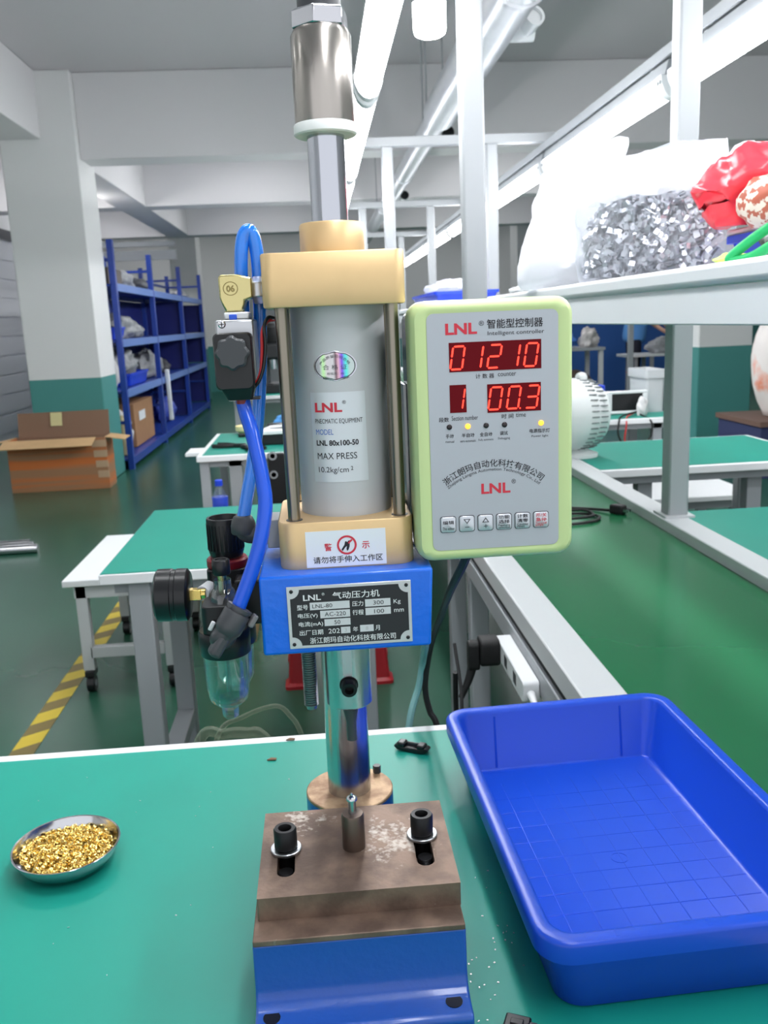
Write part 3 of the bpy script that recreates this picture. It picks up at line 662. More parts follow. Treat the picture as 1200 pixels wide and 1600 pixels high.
for a in (20, 95, 200, 275, 340):
    a = math.radians(a); b.cyl((LX+.0158*math.cos(a), LY+.0158*math.sin(a), lz(1.085)), (LX+.0166*math.cos(a), LY+.0166*math.sin(a), lz(1.112)), .0012, n=8)
P('bowl_rib', b, M_clear2, bowl)
P('sight_dome', MB().lathe((LX+.002, LY-.002, lz(1.1515)), [(.0102, 0), (.0102, .006), (.0088, .010), (.0070, .012), (.0066, .019), (.006, .019), (.0062, .012), (.0078, .009), (.0092, .006), (.0092, 0)], n=36, c0=False, c1=False), M_clear2, fr)
P('dome_stem', MB().lathe((LX+.002, LY-.002, lz(1.156)), [(.0015, 0), (.0032, .003), (.0036, .018)], n=20), M_brassp, fr)
P('adjusting_screw', MB().lathe((LX+.002, LY-.002, lz(1.1735)), [(.0064, 0), (.0070, .001), (.0068, .0105), (.0060, .0115), (.0045, .0115), (.0042, .0105)], n=28), M_black, fr)
GZ, GY = kz(1.151), .70
gx = lambda x: x*1.06
g = P('pressure_gauge', MB().lathe((gx(-.107), GY, GZ), [(.0180, 0), (.0196, .001), (.0210, .002), (.0212, .010), (.0205, .0108), (.0206, .0135), (.0212, .0142), (.0211, .025), (.0198, .0262)], (-1, 0, .03), 44), M_black, fr)
P('gauge_glass', MB().lathe((gx(-.107)-.0262, GY, GZ+.0008), [(.0195, 0), (.018, .001)], (-1, 0, .03), 40), M_clear2, g)
P('gauge_fitting', MB().lathe((gx(-.1075), GY, GZ), [(.0060, 0), (.0060, .0095)], (1, 0, 0), 4, ph=PI/4).cyl((gx(-.1075), GY, GZ), (gx(-.1075)+.013, GY, GZ), .0042), M_brass, fr, .0005)
P('gauge_bushing', MB().cyl((gx(-.1075)+.0095, GY, GZ), (RX-.014, RY-.012, GZ-.002), .0058), M_white, fr)
P('bracket', MB().box(RX+.008, -.0515, .70, .742, 1.112, 1.150), M_black, fr, .002)
# front push-in elbow
hd = Vector((.011, .004, .017)).normalized(); e0 = Vector((-.0685, .632, 1.1475)); e1 = e0-hd*.020
el = P('push_in_elbow', MB().lathe(e1, [(.0080, 0), (.0098, .003), (.0102, .006), (.0102, .0165), (.0096, .018), (.0090, .018), (.0090, .0195), (.0098, .0195), (.0098, .022), (.0062, .0225)], hd, 32), M_dgrey, fr)
P('elbow_knee', MB().tube([e1+hd*.004, e1-hd*.006+Vector((-.001, .004, 0)), Vector((LX+.004, LY-.017, 1.1235)), Vector((LX+.002, LY-.004, 1.128))], .0082, 16, 6), M_dgrey, el)
P('elbow_tip', MB().obox(e1-hd*.008+Vector((-.001, -.001, -.001)), (.012, .009, .018), hd.to_track_quat('Z', 'Y').to_matrix()), M_dgrey, el, .003, 3)
P('release_wing', MB().obox(e0-hd*.004+Vector((.0115, 0, -.0055)), (.007, .004, .010), hd.to_track_quat('Z', 'Y').to_matrix()), mat('mid_grey_plastic', (112, 112, 114), .45), el, .0012)
P('lettering_tab', MB().obox(Vector((LX-.0065, LY-.0175, 1.131)), (.0035, .002, .008), Matrix.Rotation(.5, 3, 'Y')), M_white, fr, .001)
# lower cap port elbow
pe = T('port_elbow', 'dark grey swivel elbow fitting screwed into the lower gold cap left side', 'fitting', (-.05, .693, 1.19))
P('elbow_body', MB().tube([(-.0665, AY, 1.202), (-.0665, AY, 1.196), (-.0635, AY, 1.1905), (-.056, AY, 1.1895), (-.049, AY, 1.1895)], .0078, 20, 6), M_dgrey, pe)
P('elbow_cap', MB().lathe((-.0665, AY, 1.1965), [(.0092, -.006), (.0098, -.005), (.0098, .0), (.009, .004), (.0072, .0075), (.0058, .0085)], n=32), M_dgrey, pe)
P('elbow_nut', MB().lathe((-.0495, AY, 1.1895), [(.0085, 0), (.009, .001), (.009, .005), (.0068, .006), (.0068, .0098)], (1, 0, 0), 6, ph=.2), M_grey, pe)
P('port_block', MB().box(-.0478, -.0378, AY-.011, AY+.02, 1.1795, 1.202), M_grey, pe, .001)
# solenoid valve and brass elbow
vk = 1.0
va = T('solenoid_valve', 'black coil solenoid valve hanging from a brass elbow left of the upper gold cap', 'valve', (-.06, .68, 1.31))
P('valve_body', MB().box(-.073, -.0455, .664, .712, 1.306, 1.3545), M_alu, va, .0015)
P('coil_housing', MB().loft([[(x, y, z) for x, z in pts] for y, pts in ((.664, rrect(.0275, .040, .004, 5, -.0603, 1.3255)), (.650, rrect(.0275, .040, .004, 5, -.0603, 1.3255)), (.648, rrect(.0255, .038, .004, 5, -.0603, 1.3255)))]), M_black, va)
P('coil_plug', MB().loft([[(x, y, 1.3075) for x, y in rrect(.025, .022, .003, 4, -.059, .659)], [(x, y, 1.298) for x, y in rrect(.018, .018, .003, 4, -.058, .661)]]), M_black, va)
kp = [(-.0605+(.0116+.0008*math.cos(8*a))*math.cos(a), 1.3315+(.0116+.0008*math.cos(8*a))*math.sin(a)) for a in [2*PI*i/64 for i in range(64)]]
cap = P('coil_nut', MB().loft([[(x, y, z) for x, z in kp] for y in (.6485, .6445)]+[[(-.0605+(x+.0605)*.86, .6430, 1.3315+(z-1.3315)*.86) for x, z in kp]]), M_dgrey, va)
b = MB().lathe((-.0680, .6655, 1.3515), [(.0028, 0), (.0028, .0025), (.0020, .0033)], (0, -1, 0), 20); sc_ = P('plate_screw', b, M_steel, va)
P('screw_cross', MB().box(-.0697, -.0663, .6615, .6622, 1.3512, 1.3518).box(-.0683, -.0677, .6615, .6622, 1.3498, 1.3532), M_black, sc_)
P('connector_block', MB().box(-.0665, -.0488, .668, .70, 1.3545, 1.3598), M_white, va, .0012)
P('blue_push_button', MB().box(-.0628, -.0572, .6665, .672, 1.3545, 1.3582), M_hose, va, .0005)
P('cable_tie', MB().box(-.0655, -.044, .655, .6665, 1.2975, 1.2992), M_black, va)
P('red_sleeve', MB().cyl((-.0575, .662, 1.2945), (-.0575, .662, 1.300), .0042), M_redk, va)
be = T('brass_elbow', 'yellow brass threaded elbow joining the valve to the upper gold cap', 'fitting', (-.055, AY, 1.37))
q = 1.0
bb = P('elbow_block', MB().prism_y([(-.0678, 1.3650), (-.0655, 1.3602), (-.0540, 1.3602), (-.0520, 1.3650), (-.0515, 1.3680), (-.0455, 1.3700), (-.0455, 1.3840), (-.0560, 1.3868), (-.0680, 1.3868), (-.0698, 1.3850), (-.0696, 1.3700)], .678, .702), M_brassp, be, .0015, 3)
P('hex_nut', MB().lathe((-.0460, AY, 1.3755), [(.0095, 0), (.0102, .001), (.0102, .006), (.0092, .0078)], (1, 0, 0), 6, ph=.5), M_alu, be, .0006)
P('sealing_tape', MB().lathe((-.0398, AY, 1.3755), [(.0088, 0), (.0092, .0008), (.0088, .0024)], (1, 0, 0), 24), M_white, be)
P('lower_thread', MB().cyl((-.0605, .69, 1.3585), (-.0605, .69, 1.361), .0075), M_brassp, be)
b = MB(); n = 30
b.add([(-.0613+r*1.1*math.sin(2*PI*i/n), .6776, 1.3768+r*math.cos(2*PI*i/n)) for r in (.0050, .0044) for i in range(n)], [(i, (i+1) % n, n+(i+1) % n, n+i) for i in range(n)])
b.text('06', -.0643, -.0583, 1.3768, .0048, lambda x, z: (x, .6774, z), .035)
P('cast_mark', b, mat('cast_mark_metal', (150, 134, 84), .4, .5), bb)
thick = [(-.0572, .664, 1.297), (-.0555, .662, 1.288), (-.0510, .655, 1.2718), (-.0456, .645, 1.2400), (-.0450, .639, 1.2185), (-.0532, .634, 1.1860), tuple(e0-hd*.006)]
b = MB().tube(thick, .0054, 18, 10)
props(P('blue_air_hose', b, M_hose), 'thick matte blue air hose running from the valve down to the front elbow', 'hose')
loop = [(-.056, .706, 1.352), (-.0552, .705, 1.372), (-.0545, .705, 1.395), (-.0520, .705, 1.4130), (-.0470, .705, 1.4195), (-.0435, .706, 1.4130), (-.0420, .707, 1.395), (-.0432, .708, 1.355), (-.0468, .708, 1.3063), (-.0535, .702, 1.2577), (-.0625, .695, 1.2180), (-.0665, AY, 1.201)]
props(P('clear_blue_hose', MB().tube(loop, .0052, 18, 10), M_hosel), 'glossy translucent blue hose looping up beside the gold cap and down behind', 'hose')
def cable(pts, r, m, name, label, cat='cable', sm=8):
    return props(P(name, MB().tube(pts, r, 8, sm), m), label, cat)
cable([(-.031, .67, 1.3545), (-.0345, .664, 1.355), (-.0375, .657, 1.349), (-.0375, .655, 1.335), (-.0400, .655, 1.320), (-.0450, .656, 1.309), (-.0530, .660, 1.304)], .0013, M_black, 'valve_wire', 'thin black wire curving from the valve coil to the tie rod', 'wire')
cable([(-.031, .672, 1.3535), (-.0360, .667, 1.352), (-.0392, .659, 1.345), (-.0402, .657, 1.332), (-.0420, .657, 1.318), (-.0455, .658, 1.310), (-.0535, .662, 1.302)], .0013, M_wire_r, 'valve_wire', 'thin red wire curving beside the black wire from the valve coil', 'wire')

# ------------------------------------------------------------------ tray, dish, clips
M_trayrot = math.radians(2.2)
tr = T('parts_tray', 'shallow empty blue plastic tray on the right of the green bench', 'tray', (.2715, .797, ZB), rot=(0, 0, M_trayrot))
W, D = .277, .428
def tl(ins, z, r): return [(x, y, z) for x, y in rrect(W-2*ins, D-2*ins, r, 7)]
b = MB().loft([tl(.0235, 0, .020), tl(.021, .002, .022), tl(.0125, .059, .027), tl(.0035, .056, .026), tl(.0005, .057, .028), tl(0, .072, .0285), tl(.001, .0745, .028), tl(.0035, .0755, .027), tl(.0115, .0755, .021), tl(.0140, .0745, .019), tl(.0155, .071, .018), tl(.0255, .0055, .012), tl(.028, .0035, .010)])
P('shell', b, M_tray, tr, ang=50)
b = MB(); zf = .0034
for i in range(1, 8): b.box(-W/2+.03+i*.0275-.0004, -W/2+.03+i*.0275+.0004, -D/2+.03, D/2-.06, zf, zf+.00045)
for i in range(1, 12): b.box(-W/2+.03, W/2-.03, -D/2+.012+i*.0292-.0004, -D/2+.012+i*.0292+.0004, zf, zf+.00035)
P('floor_rib', b, M_tray, tr, kind='stuff')
b = MB().lathe((0, -.01, zf), [(.0085, 0), (.0085, .0005), (.0078, .0005), (.0078, 0)], n=32); P('moulding_ring', b, M_tray, tr)
b = MB()
for x in (-.078, .078):
    for s in (1, -1):
        b.prism_x([(s*(D/2-.0262), .006), (s*(D/2-.0164), .068), (s*(D/2-.0150), .068), (s*(D/2-.0248), .006)], x-.0012, x+.0012)
        b.prism_x([(s*(D/2-.0226), .003), (s*(D/2-.0130), .055), (s*(D/2-.0144), .055), (s*(D/2-.0240), .003)], x-.0008, x+.0008)
for y in (-.12, .12):
    for s in (1, -1): b.prism_y([(s*(W/2-.0226), .003), (s*(W/2-.0130), .055), (s*(W/2-.0144), .055), (s*(W/2-.0240), .003)], y-.0008, y+.0008)
P('wall_rib', b, M_tray, tr)
b = MB()
for x in (-.078, -.005, .078):
    for s in (1, -1): b.box(x-.0012, x+.0012, s*(D/2-.0075)-.0032, s*(D/2-.0075)+.0032, .0752, .0757)
P('rim_rib', b, M_tray, tr)

ds = T('steel_dish', 'small round steel dish full of brass eyelets on the left of the green bench', 'dish', (-.290, .862, ZB), rot=(0, 0, 0))
dr = .0535
P('dish', MB().lathe((0, 0, 0), [(.026, .0008), (.034, .001), (.044, .006), (.050, .014), (.0525, .0222), (.0540, .0228), (.0545, .0222), (.0532, .0215), (.0512, .0146), (.0450, .005), (.034, 0), (.026, 0)], n=56, c0=True, c1=True), M_steel, ds)
b = MB()
for k in range(1500):
    a = random.uniform(0, 2*PI); r = .0455*math.sqrt(random.random()); x, y = r*math.cos(a), r*math.sin(a)
    top = .0175-.004*(r/.0455)**2+.0045*max(0, math.cos(a+2.4))*r/.0455+random.uniform(-.0035, .0015)
    d = Vector((random.gauss(0, 1), random.gauss(0, 1), random.gauss(.3, 1)))
    t = MB().lathe((x, y, max(.006, top)), [(.0024, 0), (.0024, .0003), (.0014, .0005), (.0013, .0026), (.0008, .0026), (.0008, 0)], d, 8, False, False)
    b.add(t.v, t.f)
e = props(P('brass_eyelets', b, M_brass), 'heap of tiny brass eyelets filling the steel dish', 'eyelets', kind='stuff'); e.location = (-.290, .862, ZB)

def clip_part(loc, rz, label, s=1.):
    t = T('plastic_buckle', label, 'buckle', loc, rot=(0, 0, rz))
    P('body', MB().prism_y([(-.0235*s, .006*s), (-.019*s, .0015*s), (-.006*s, 0), (.012*s, 0), (.021*s, .002*s), (.0245*s, .0065*s), (.021*s, .0095*s), (.012*s, .0065*s), (-.012*s, .0065*s), (-.019*s, .0095*s)], -.006*s, .006*s), M_black, t, .0015, 3)
    P('tab', MB().box(-.018*s, -.0075*s, -.0075*s, .0055*s, .0062*s, .0125*s), M_black, t, .002, 3)
    P('tab', MB().box(.0085*s, .019*s, -.0065*s, .0065*s, .006*s, .0118*s), M_black, t, .002, 3)
    P('web', MB().box(-.009*s, .0095*s, .002*s, .005*s, .0055*s, .0105*s), M_dgrey, t, .001)
clip_part((.0905, 1.052, ZB), -.5, 'black plastic buckle lying on the mat behind the press column')
t = T('connector_plug', 'black plastic plug at the front edge of the bench below the tray', 'plug', (.124, .583, ZB), rot=(0, 0, -.42))
P('body', MB().box(-.011, .009, -.012, .008, 0, .009), M_black, t, .0015)
P('socket', MB().box(.004, .0145, -.010, .004, .001, .0085), M_dgrey, t, .001)
P('latch', MB().box(-.006, .004, -.004, .002, .0088, .0105), M_black, t, .0006)

# cables and tubes behind the press
cable([(.118, .70, 1.178), (.1175, .75, 1.142), (.1184, .85, 1.0854), (.1271, 1.0, 1.008), (.1277, 1.13, .9196), (.1205, 1.15, .8568), (.1255, 1.15, .8184), (.135, 1.145, .795), (.15, 1.16, .7), (.2, 1.3, .02)], .0042, M_rubber, 'power_cable', 'black power cable hanging from the controller box down behind the bench')
cable([(.068, .80, 1.115), (.085, .87, 1.045), (.1011, .95, .9962), (.1168, 1.13, .9022), (.1123, 1.15, .8573), (.0961, 1.142, .8044), (.09, 1.15, .7), (.14, 1.25, .02)], .0048, M_tealtube, 'drain_tube', 'pale teal tube hanging from the press head down behind the bench', 'tube')
cable([(.235, 1.66, .66), (.238, 1.68, .56), (.245, 1.66, .40), (.27, 1.62, .02)], .0052, M_rubber, 'power_cable', 'black cable hanging below the plug in the power strip')
cable([(.205, 1.45, .80), (.207, 1.40, .74), (.205, 1.36, .68), (.225, 1.30, .6), (.24, 1.3, .3), (.25, 1.35, .02)], .0030, M_rubber, 'thin_cable', 'thin black cable hanging between the conveyor legs and the press')
M_vinyl = film('clear_vinyl_tube', (176, 190, 170), .12, .2)
cable([(-.26, 1.55, .45), (-.225, 1.55, .612), (-.1758, 1.55, .647), (-.116, 1.55, .664), (-.0882, 1.55, .6403), (-.0705, 1.55, .6006), (-.03, 1.55, .45), (0, 1.5, .02)], .0045, M_vinyl, 'vinyl_tube', 'clear vinyl tube arching up behind the bench rear edge', 'tube')
cable([(-.29, 1.4, .45), (-.236, 1.4, .672), (-.1925, 1.4, .6869), (-.1555, 1.4, .6864), (-.1245, 1.4, .6735), (-.06, 1.42, .55), (0, 1.45, .02)], .009, M_vinyl, 'vinyl_tube', 'thicker clear tube lying low behind the bench rear edge', 'tube')

# power strip on the conveyor rail
ps = T('power_strip', 'white power strip fixed below the left conveyor rail', 'power strip', (.33, 1.58, .70))
P('case', MB().loft([[(x, y, z) for y, z in rrect(.25, .040, .008, 4, 1.575, .699)] for x in (.354, .328, .324)]), M_white, ps, .002)
P('cord_grip', MB().cyl((.338, 1.455, .697), (.338, 1.42, .69), .008, .005), M_white, ps)
b = MB()
for y in (1.52, 1.60): b.box(.3235, .3245, y-.012, y+.012, .688, .71)
P('socket_outlet', b, M_dgrey, ps)
pg = T('power_plug', 'black mains plug pushed into the white power strip', 'plug', (.29, 1.68, .68))
P('plug_body', MB().loft([[(x, y, z) for y, z in rrect(.05, .055, .012, 4, 1.67, .698)] for x in (.3235, .285)]).loft([[(x, y, z) for y, z in rrect(.03, .06, .01, 4, 1.67, .690)] for x in (.285, .262)]), M_rubber, pg, .004, 3)
P('strain_relief', MB().tube([(.272, 1.67, .67), (.262, 1.665, .64), (.245, 1.66, .605)], .010, 12, 6, rf=lambda t: 1-.4*t), M_rubber, pg)

def lump(name, c, r, m, label, cat, seed, nu=28, nv=18, amp=.22, freq=2.2, flat=0., group=None, par=None, crease=0.):
    """a crumpled sack: a ball pushed about by noise and flattened onto what it lies on"""
    off = Vector((seed*3.1, seed*1.7, seed*.9)); b = MB(); loops = []
    for j in range(nv+1):
        th_ = PI*min(max(j, .03), nv-.03)/nv; lp = []
        for i in range(nu):
            ph_ = 2*PI*i/nu; d = Vector((math.sin(th_)*math.cos(ph_), math.sin(th_)*math.sin(ph_), -math.cos(th_)))
            k = 1+amp*noise.noise(d*freq+off)*1.6+crease*noise.noise(d*freq*3.1+off)
            p = Vector((d.x*r[0]*k, d.y*r[1]*k, d.z*r[2]*k)); p.z = max(p.z, -r[2]*(1-flat)); lp.append(Vector(c)+Vector((0, 0, r[2]*(1-flat)))+p)
        loops.append(lp)
    b.loft(loops); o = P(name, b, m, par, ang=60)
    return props(o, label, cat, group) if not par else o
# ------------------------------------------------------------------ left side: tables, cart, rack, box
def green_table(name, label, x0, x1, y0, y1, z, legs, lw=.05, rim=True, mat_in=.012, low=None):
    t = T(name, label, 'table', ((x0+x1)/2, (y0+y1)/2, 0))
    P('top', MB().box(x0, x1, y0, y1, z-.03, z-.002), M_white, t, .003)
    P('mat', MB().box(x0+mat_in, x1-mat_in, y0+mat_in, y1-mat_in, z-.002, z), M_matl, t)
    P('apron', MB().box(x0+.03, x1-.03, y0+.03, y1-.03, z-.06, z-.03), M_grey, t)
    for x, y in legs: P('leg', MB().box(x, x+lw, y, y+lw, 0, z-.03), M_grey, t, .003)
    if low:
        for lx0, lx1, ly0, ly1, lz in low: P('lower_bar', MB().box(lx0, lx1, ly0, ly1, lz, lz+.04), M_grey, t, .003)
    return t
gt = green_table('green_topped_table', 'green topped table with white front edge left of the press behind the bench', -.588, .12, 2.232, 3.03, .75, ((-.522, 2.25), (.05, 2.25), (-.522, 2.76), (.05, 2.76)), .056, mat_in=.004, low=((-.522, -.466, 2.306, 2.76, .10), (.05, .106, 2.306, 2.76, .10)))
cartT = T('low_cart', 'low white topped cart on black casters beside the green table', 'cart', (-.8, 3.65, 0))
P('top', MB().box(-1.0, -.58, 3.28, 4.02, .425, .45), M_white, cartT, .003)
P('frame', MB().box(-.965, -.61, 3.30, 3.34, .375, .425).box(-.965, -.61, 3.95, 3.99, .375, .425).box(-.965, -.925, 3.34, 3.95, .375, .425), M_post, cartT)
P('crossbar', MB().box(-.93, -.65, 3.30, 3.335, .135, .178), M_post, cartT, .003)
P('crossbar', MB().box(-.93, -.65, 3.955, 3.99, .135, .178), M_post, cartT, .003)
for x, y in ((-.962, 3.30), (-.65, 3.30), (-.962, 3.95), (-.65, 3.95)):
    P('leg', MB().box(x, x+.042, y, y+.042, .085, .425), M_post, cartT, .003)
    c = P('caster', MB().box(x+.004, x+.04, y-.01, y+.05, .062, .085).cyl((x+.008, y+.012, .032), (x+.038, y+.012, .032), .032), M_black, cartT, .003)
    P('caster_hub', MB().cyl((x+.006, y+.012, .032), (x+.04, y+.012, .032), .014), M_grey, c)
# small table with fixtures
st2 = green_table('small_work_table', 'small green topped table with black tools farther back left of the press', -.61, .25, 4.29, 5.2, .75, ((-.60, 4.31), (.18, 4.31), (-.60, 5.12), (.18, 5.12)), .045, mat_in=.025, low=((-.565, .18, 4.32, 4.36, .12),))
P('side_flap', MB().box(-.70, -.61, 4.55, 4.75, .715, .73), M_white, st2)
P('leg_panel', MB().box(-.46, -.40, 4.32, 4.36, .0, .72), M_grey, st2)
def tool(x, y, rz, L, label):
    t = T('hand_tool', label, 'tool', (x, y, .75), rot=(0, 0, rz))
    P('jaw', MB().box(-L*.5, -L*.1, -.012, .012, .002, .022), M_black, t, .006)
    P('handle', MB().tube([(-L*.12, .008, .012), (L*.15, .03, .012), (L*.5, .035, .012)], .010, 8), M_rubber, t)
    P('handle', MB().tube([(-L*.12, -.008, .012), (L*.15, -.03, .012), (L*.5, -.035, .012)], .010, 8), M_rubber, t)
tool(-.36, 4.98, .3, .22, 'black hand tool lying at the back of the small green table')
tool(-.47, 4.55, 2.8, .17, 'black hand tool lying near the left front of the small green table')
tool(-.36, 4.42, -.9, .15, 'dark hand tool lying across the front edge of the small green table')
t = T('motor_tool', 'black lumpy machine part on the back of the small green table', 'tool', (-.24, 4.9, .75))
P('body', MB().lathe((-.31, 4.86, .79), [(.02, 0), (.04, .02), (.04, .1), (.026, .13), (.026, .17)], (1, .2, 0), 20), M_black, t)
P('foot', MB().box(-.32, -.20, 4.85, 4.95, .75, .77), M_dgrey, t, .004)
t = T('yellow_dish', 'cream dish with a small knob on the small green table', 'dish', (-.42, 5.13, .75))
P('saucer', MB().lathe((-.42, 5.13, .75), [(.05, 0), (.075, .02), (.075, .045), (.07, .045), (.06, .02)], n=24), mat('cream_plastic', (226, 214, 164), .5), t)
P('knob', MB().lathe((-.42, 5.13, .765), [(.02, 0), (.012, .03), (.014, .08), (.006, .095)], n=16), MATS['cream_plastic'], t)
t = T('test_fixture', 'black test fixture with slotted white top plate between hose and cylinder', 'machine', (-.22, 4.66, .3))
P('top_plate', MB().prism([(-.335, 4.55), (-.14, 4.55), (-.14, 4.80), (-.28, 4.80)], .805, .825), M_white, t, .003)
P('plate_slot', MB().prism(circ(-.215, 4.66, .06, 20, .03), .8249, .8262), M_black, t)
P('upper_body', MB().box(-.325, -.14, 4.56, 4.78, .75, .805), M_black, t, .006)
P('column', MB().box(-.27, -.19, 4.255, 4.285, .50, .75), M_black, t, .004)
for zz in (.74, .65): P('clamp_ring', MB().lathe((-.245, 4.25, zz), [(.020, 0), (.020, .01), (.012, .01), (.012, 0)], (0, -1, 0), 20), M_steel, t)
P('side_post', MB().cyl((-.165, 4.26, .5), (-.165, 4.26, .76), .018), M_steel, t)
# bottle on a carton
t = T('carton', 'small tan carton under the small table behind the green table', 'box', (-.46, 3.88, 0))
P('body', MB().box(-.56, -.34, 3.74, 4.05, 0, .50), M_cardl, t, .004)
P('tape', MB().box(-.49, -.44, 3.739, 4.051, .4985, .5005), M_paper, t)
t = T('water_bottle', 'clear water bottle with blue cap and blue label left of the hose', 'bottle', (-.455, 3.8, .50))
P('bottle', MB().lathe((-.455, 3.8, .50), [(.026, 0), (.033, .006), (.033, .12), (.031, .135), (.024, .16), (.014, .178), (.013, .19)], n=24), M_clear2, t)
P('label_band', MB().lathe((-.455, 3.8, .565), [(.0335, 0), (.0338, .001), (.0338, .075), (.0335, .076)], n=24), mat('blue_label', (44, 70, 180), .35), t)
P('screw_cap', MB().lathe((-.455, 3.8, .688), [(.016, 0), (.0165, .002), (.0165, .024), (.014, .026)], n=20), M_bin, t)
# next work place behind
green_table('green_topped_table', 'green topped table far behind the press cylinder', -.75, .3, 7.45, 8.2, .78, ((-.72, 7.5), (.22, 7.5), (-.72, 8.1), (.22, 8.1)), .05, mat_in=.02)
t = T('black_press', 'black bench machine seen between the blue hose and the press cylinder', 'machine', (-.45, 7.8, .78))
P('base', MB().box(-.62, -.26, 7.65, 7.98, .78, .86), M_black, t, .01)
P('column', MB().cyl((-.47, 7.85, .86), (-.47, 7.85, 1.30), .05), M_dgrey, t)
P('head', MB().box(-.54, -.30, 7.70, 7.95, 1.06, 1.20), M_black, t, .02)
P('ram', MB().cyl((-.38, 7.76, .98), (-.38, 7.76, 1.06), .03), M_steel, t)
P('motor', MB().lathe((-.38, 7.80, 1.20), [(.07, 0), (.075, .01), (.075, .13), (.05, .16)], n=24), M_rubber, t)
P('hand_wheel', MB().lathe((-.30, 7.80, 1.10), [(.09, 0), (.09, .02), (.02, .02), (.02, .05)], (1, -.2, 0), 24), M_dgrey, t)
lump('blue_cloth', (-.20, 5.08, .75), (.08, .07, .06), mat('blue_cloth_rag', (84, 150, 214), .8), 'light blue cloth at the back of the small table behind the cylinder', 'cloth', 71, flat=.3, crease=.1)
# swarf on the bench
b = MB(); rs = random.Random(9)
for k in range(90):
    x, y = (rs.gauss(.105, .03), rs.gauss(.66, .06)) if k < 45 else (rs.uniform(-.4, .3), rs.uniform(.5, 1.08))
    if -.08 < x < .094 and .57 < y < .88: continue
    b.obox((x, y, ZB+.0004), (rs.uniform(.0006, .002), rs.uniform(.0006, .0014), .0006), Matrix.Rotation(rs.uniform(0, 3), 3, 'Z'))
props(P('metal_swarf', b, M_alu), 'fine bright metal specks scattered on the green bench mat', 'swarf', kind='stuff')
for i, (x, y) in enumerate(((-.066, 1.107), (-.088, 1.055))):
    props(P('paint_chip', MB().prism([(x-.006, y-.002), (x+.005, y-.003), (x+.006, y+.001), (x-.001, y+.003)], ZB+.0007, ZB+.0022), mat('brown_chip', (120, 92, 70), .8)), ['small brown chip on the white rear edge of the bench', 'small brown chip on the green mat left of the press column'][i], 'chip')
# red stool
t = T('red_stool', 'red plastic stool on the floor below the blue press head', 'stool', (.01, 3.35, 0))
P('seat', MB().loft([[(x, y, z) for x, y in rrect(w, w, .04, 5, .0125, 3.36)] for w, z in ((.30, .42), (.31, .43), (.31, .455), (.29, .46))]), M_red, t)
for x, y in ((-.125, 3.24), (.145, 3.24), (-.125, 3.50), (.145, 3.50)):
    sx_ = -1 if x < 0 else 1; sy = -1 if y < 3.37 else 1
    P('leg', MB().loft([[(px, py, z) for px, py in rrect(w, w*.8, .015, 4, x+sx_*dx, y+sy*dx)] for w, z, dx in ((.112, 0, .014), (.112, .012, .014), (.095, .022, .010), (.085, .2, 0), (.08, .42, -.02))]), M_red, t)
# floor rods
for i in range(3):
    props(P('steel_tube', MB().cyl((-2.5, 5.78-i*.075, .028), (-1.93+i*.045, 5.80-i*.075, .028), .028), M_steel), ['back one of three bright steel tubes lying on the green floor', 'middle one of three bright steel tubes lying on the green floor', 'front one of three bright steel tubes lying on the green floor'][i], 'tube', 'steel tubes on the floor')
# cardboard box
cb = T('cardboard_box', 'large open cardboard box wrapped in orange tape before the left pillar', 'box', (-2.32, 8.08, 0), rot=(0, 0, .02))
M_otape = mat('orange_taped_cardboard', (158, 116, 84), .45, rgb2=(196, 108, 52), thr=(.46, .54), vscale=1, stretch=(.35, .35, 9))
w2, d2, h2, th = .42, .15, .45, .006
for nm, bx in (('front_wall', (-w2, w2, -d2, -d2+th)), ('back_wall', (-w2, w2, d2-th, d2)), ('side_wall', (-w2, -w2+th, -d2+th, d2-th)), ('side_wall', (w2-th, w2, -d2+th, d2-th))):
    P(nm, MB().box(*bx, .004, h2), M_otape if nm != 'back_wall' else M_cardd, cb, .002)
P('bottom', MB().box(-w2, w2, -d2, d2, 0, .004), M_card, cb)
P('back_flap', MB().obox((0, d2+.025, h2+.105), (2*w2-.04, th, .22), Matrix.Rotation(-.22, 3, 'X')), M_cardd, cb)
P('front_flap', MB().obox((-.05, -d2-.094, h2-.020), (2*w2-.06, th, .2), Matrix.Rotation(PI/2+.24, 3, 'X')), M_cardl, cb)
for s in (-1, 1): P('side_flap', MB().obox((s*(w2+.079), 0, h2-.012), (th, 2*d2-.03, .17), Matrix.Rotation(s*1.75, 3, 'Y')), M_cardl, cb)
P('paper_label', MB().obox((-.06, d2+.018, h2+.15), (.1, .004, .12), Matrix.Rotation(-.22, 3, 'X')), mat('cream_label', (214, 204, 150), .6), cb)
b = MB()
for k, z in enumerate((.40, .31, .22, .13)): b.box(w2-.12+.01*k, w2+.003, -d2-.003, -d2+.02, z-.03, z+.03)
P('tape_end', b, mat('worn_paper_tape', (186, 156, 126), .6), cb)

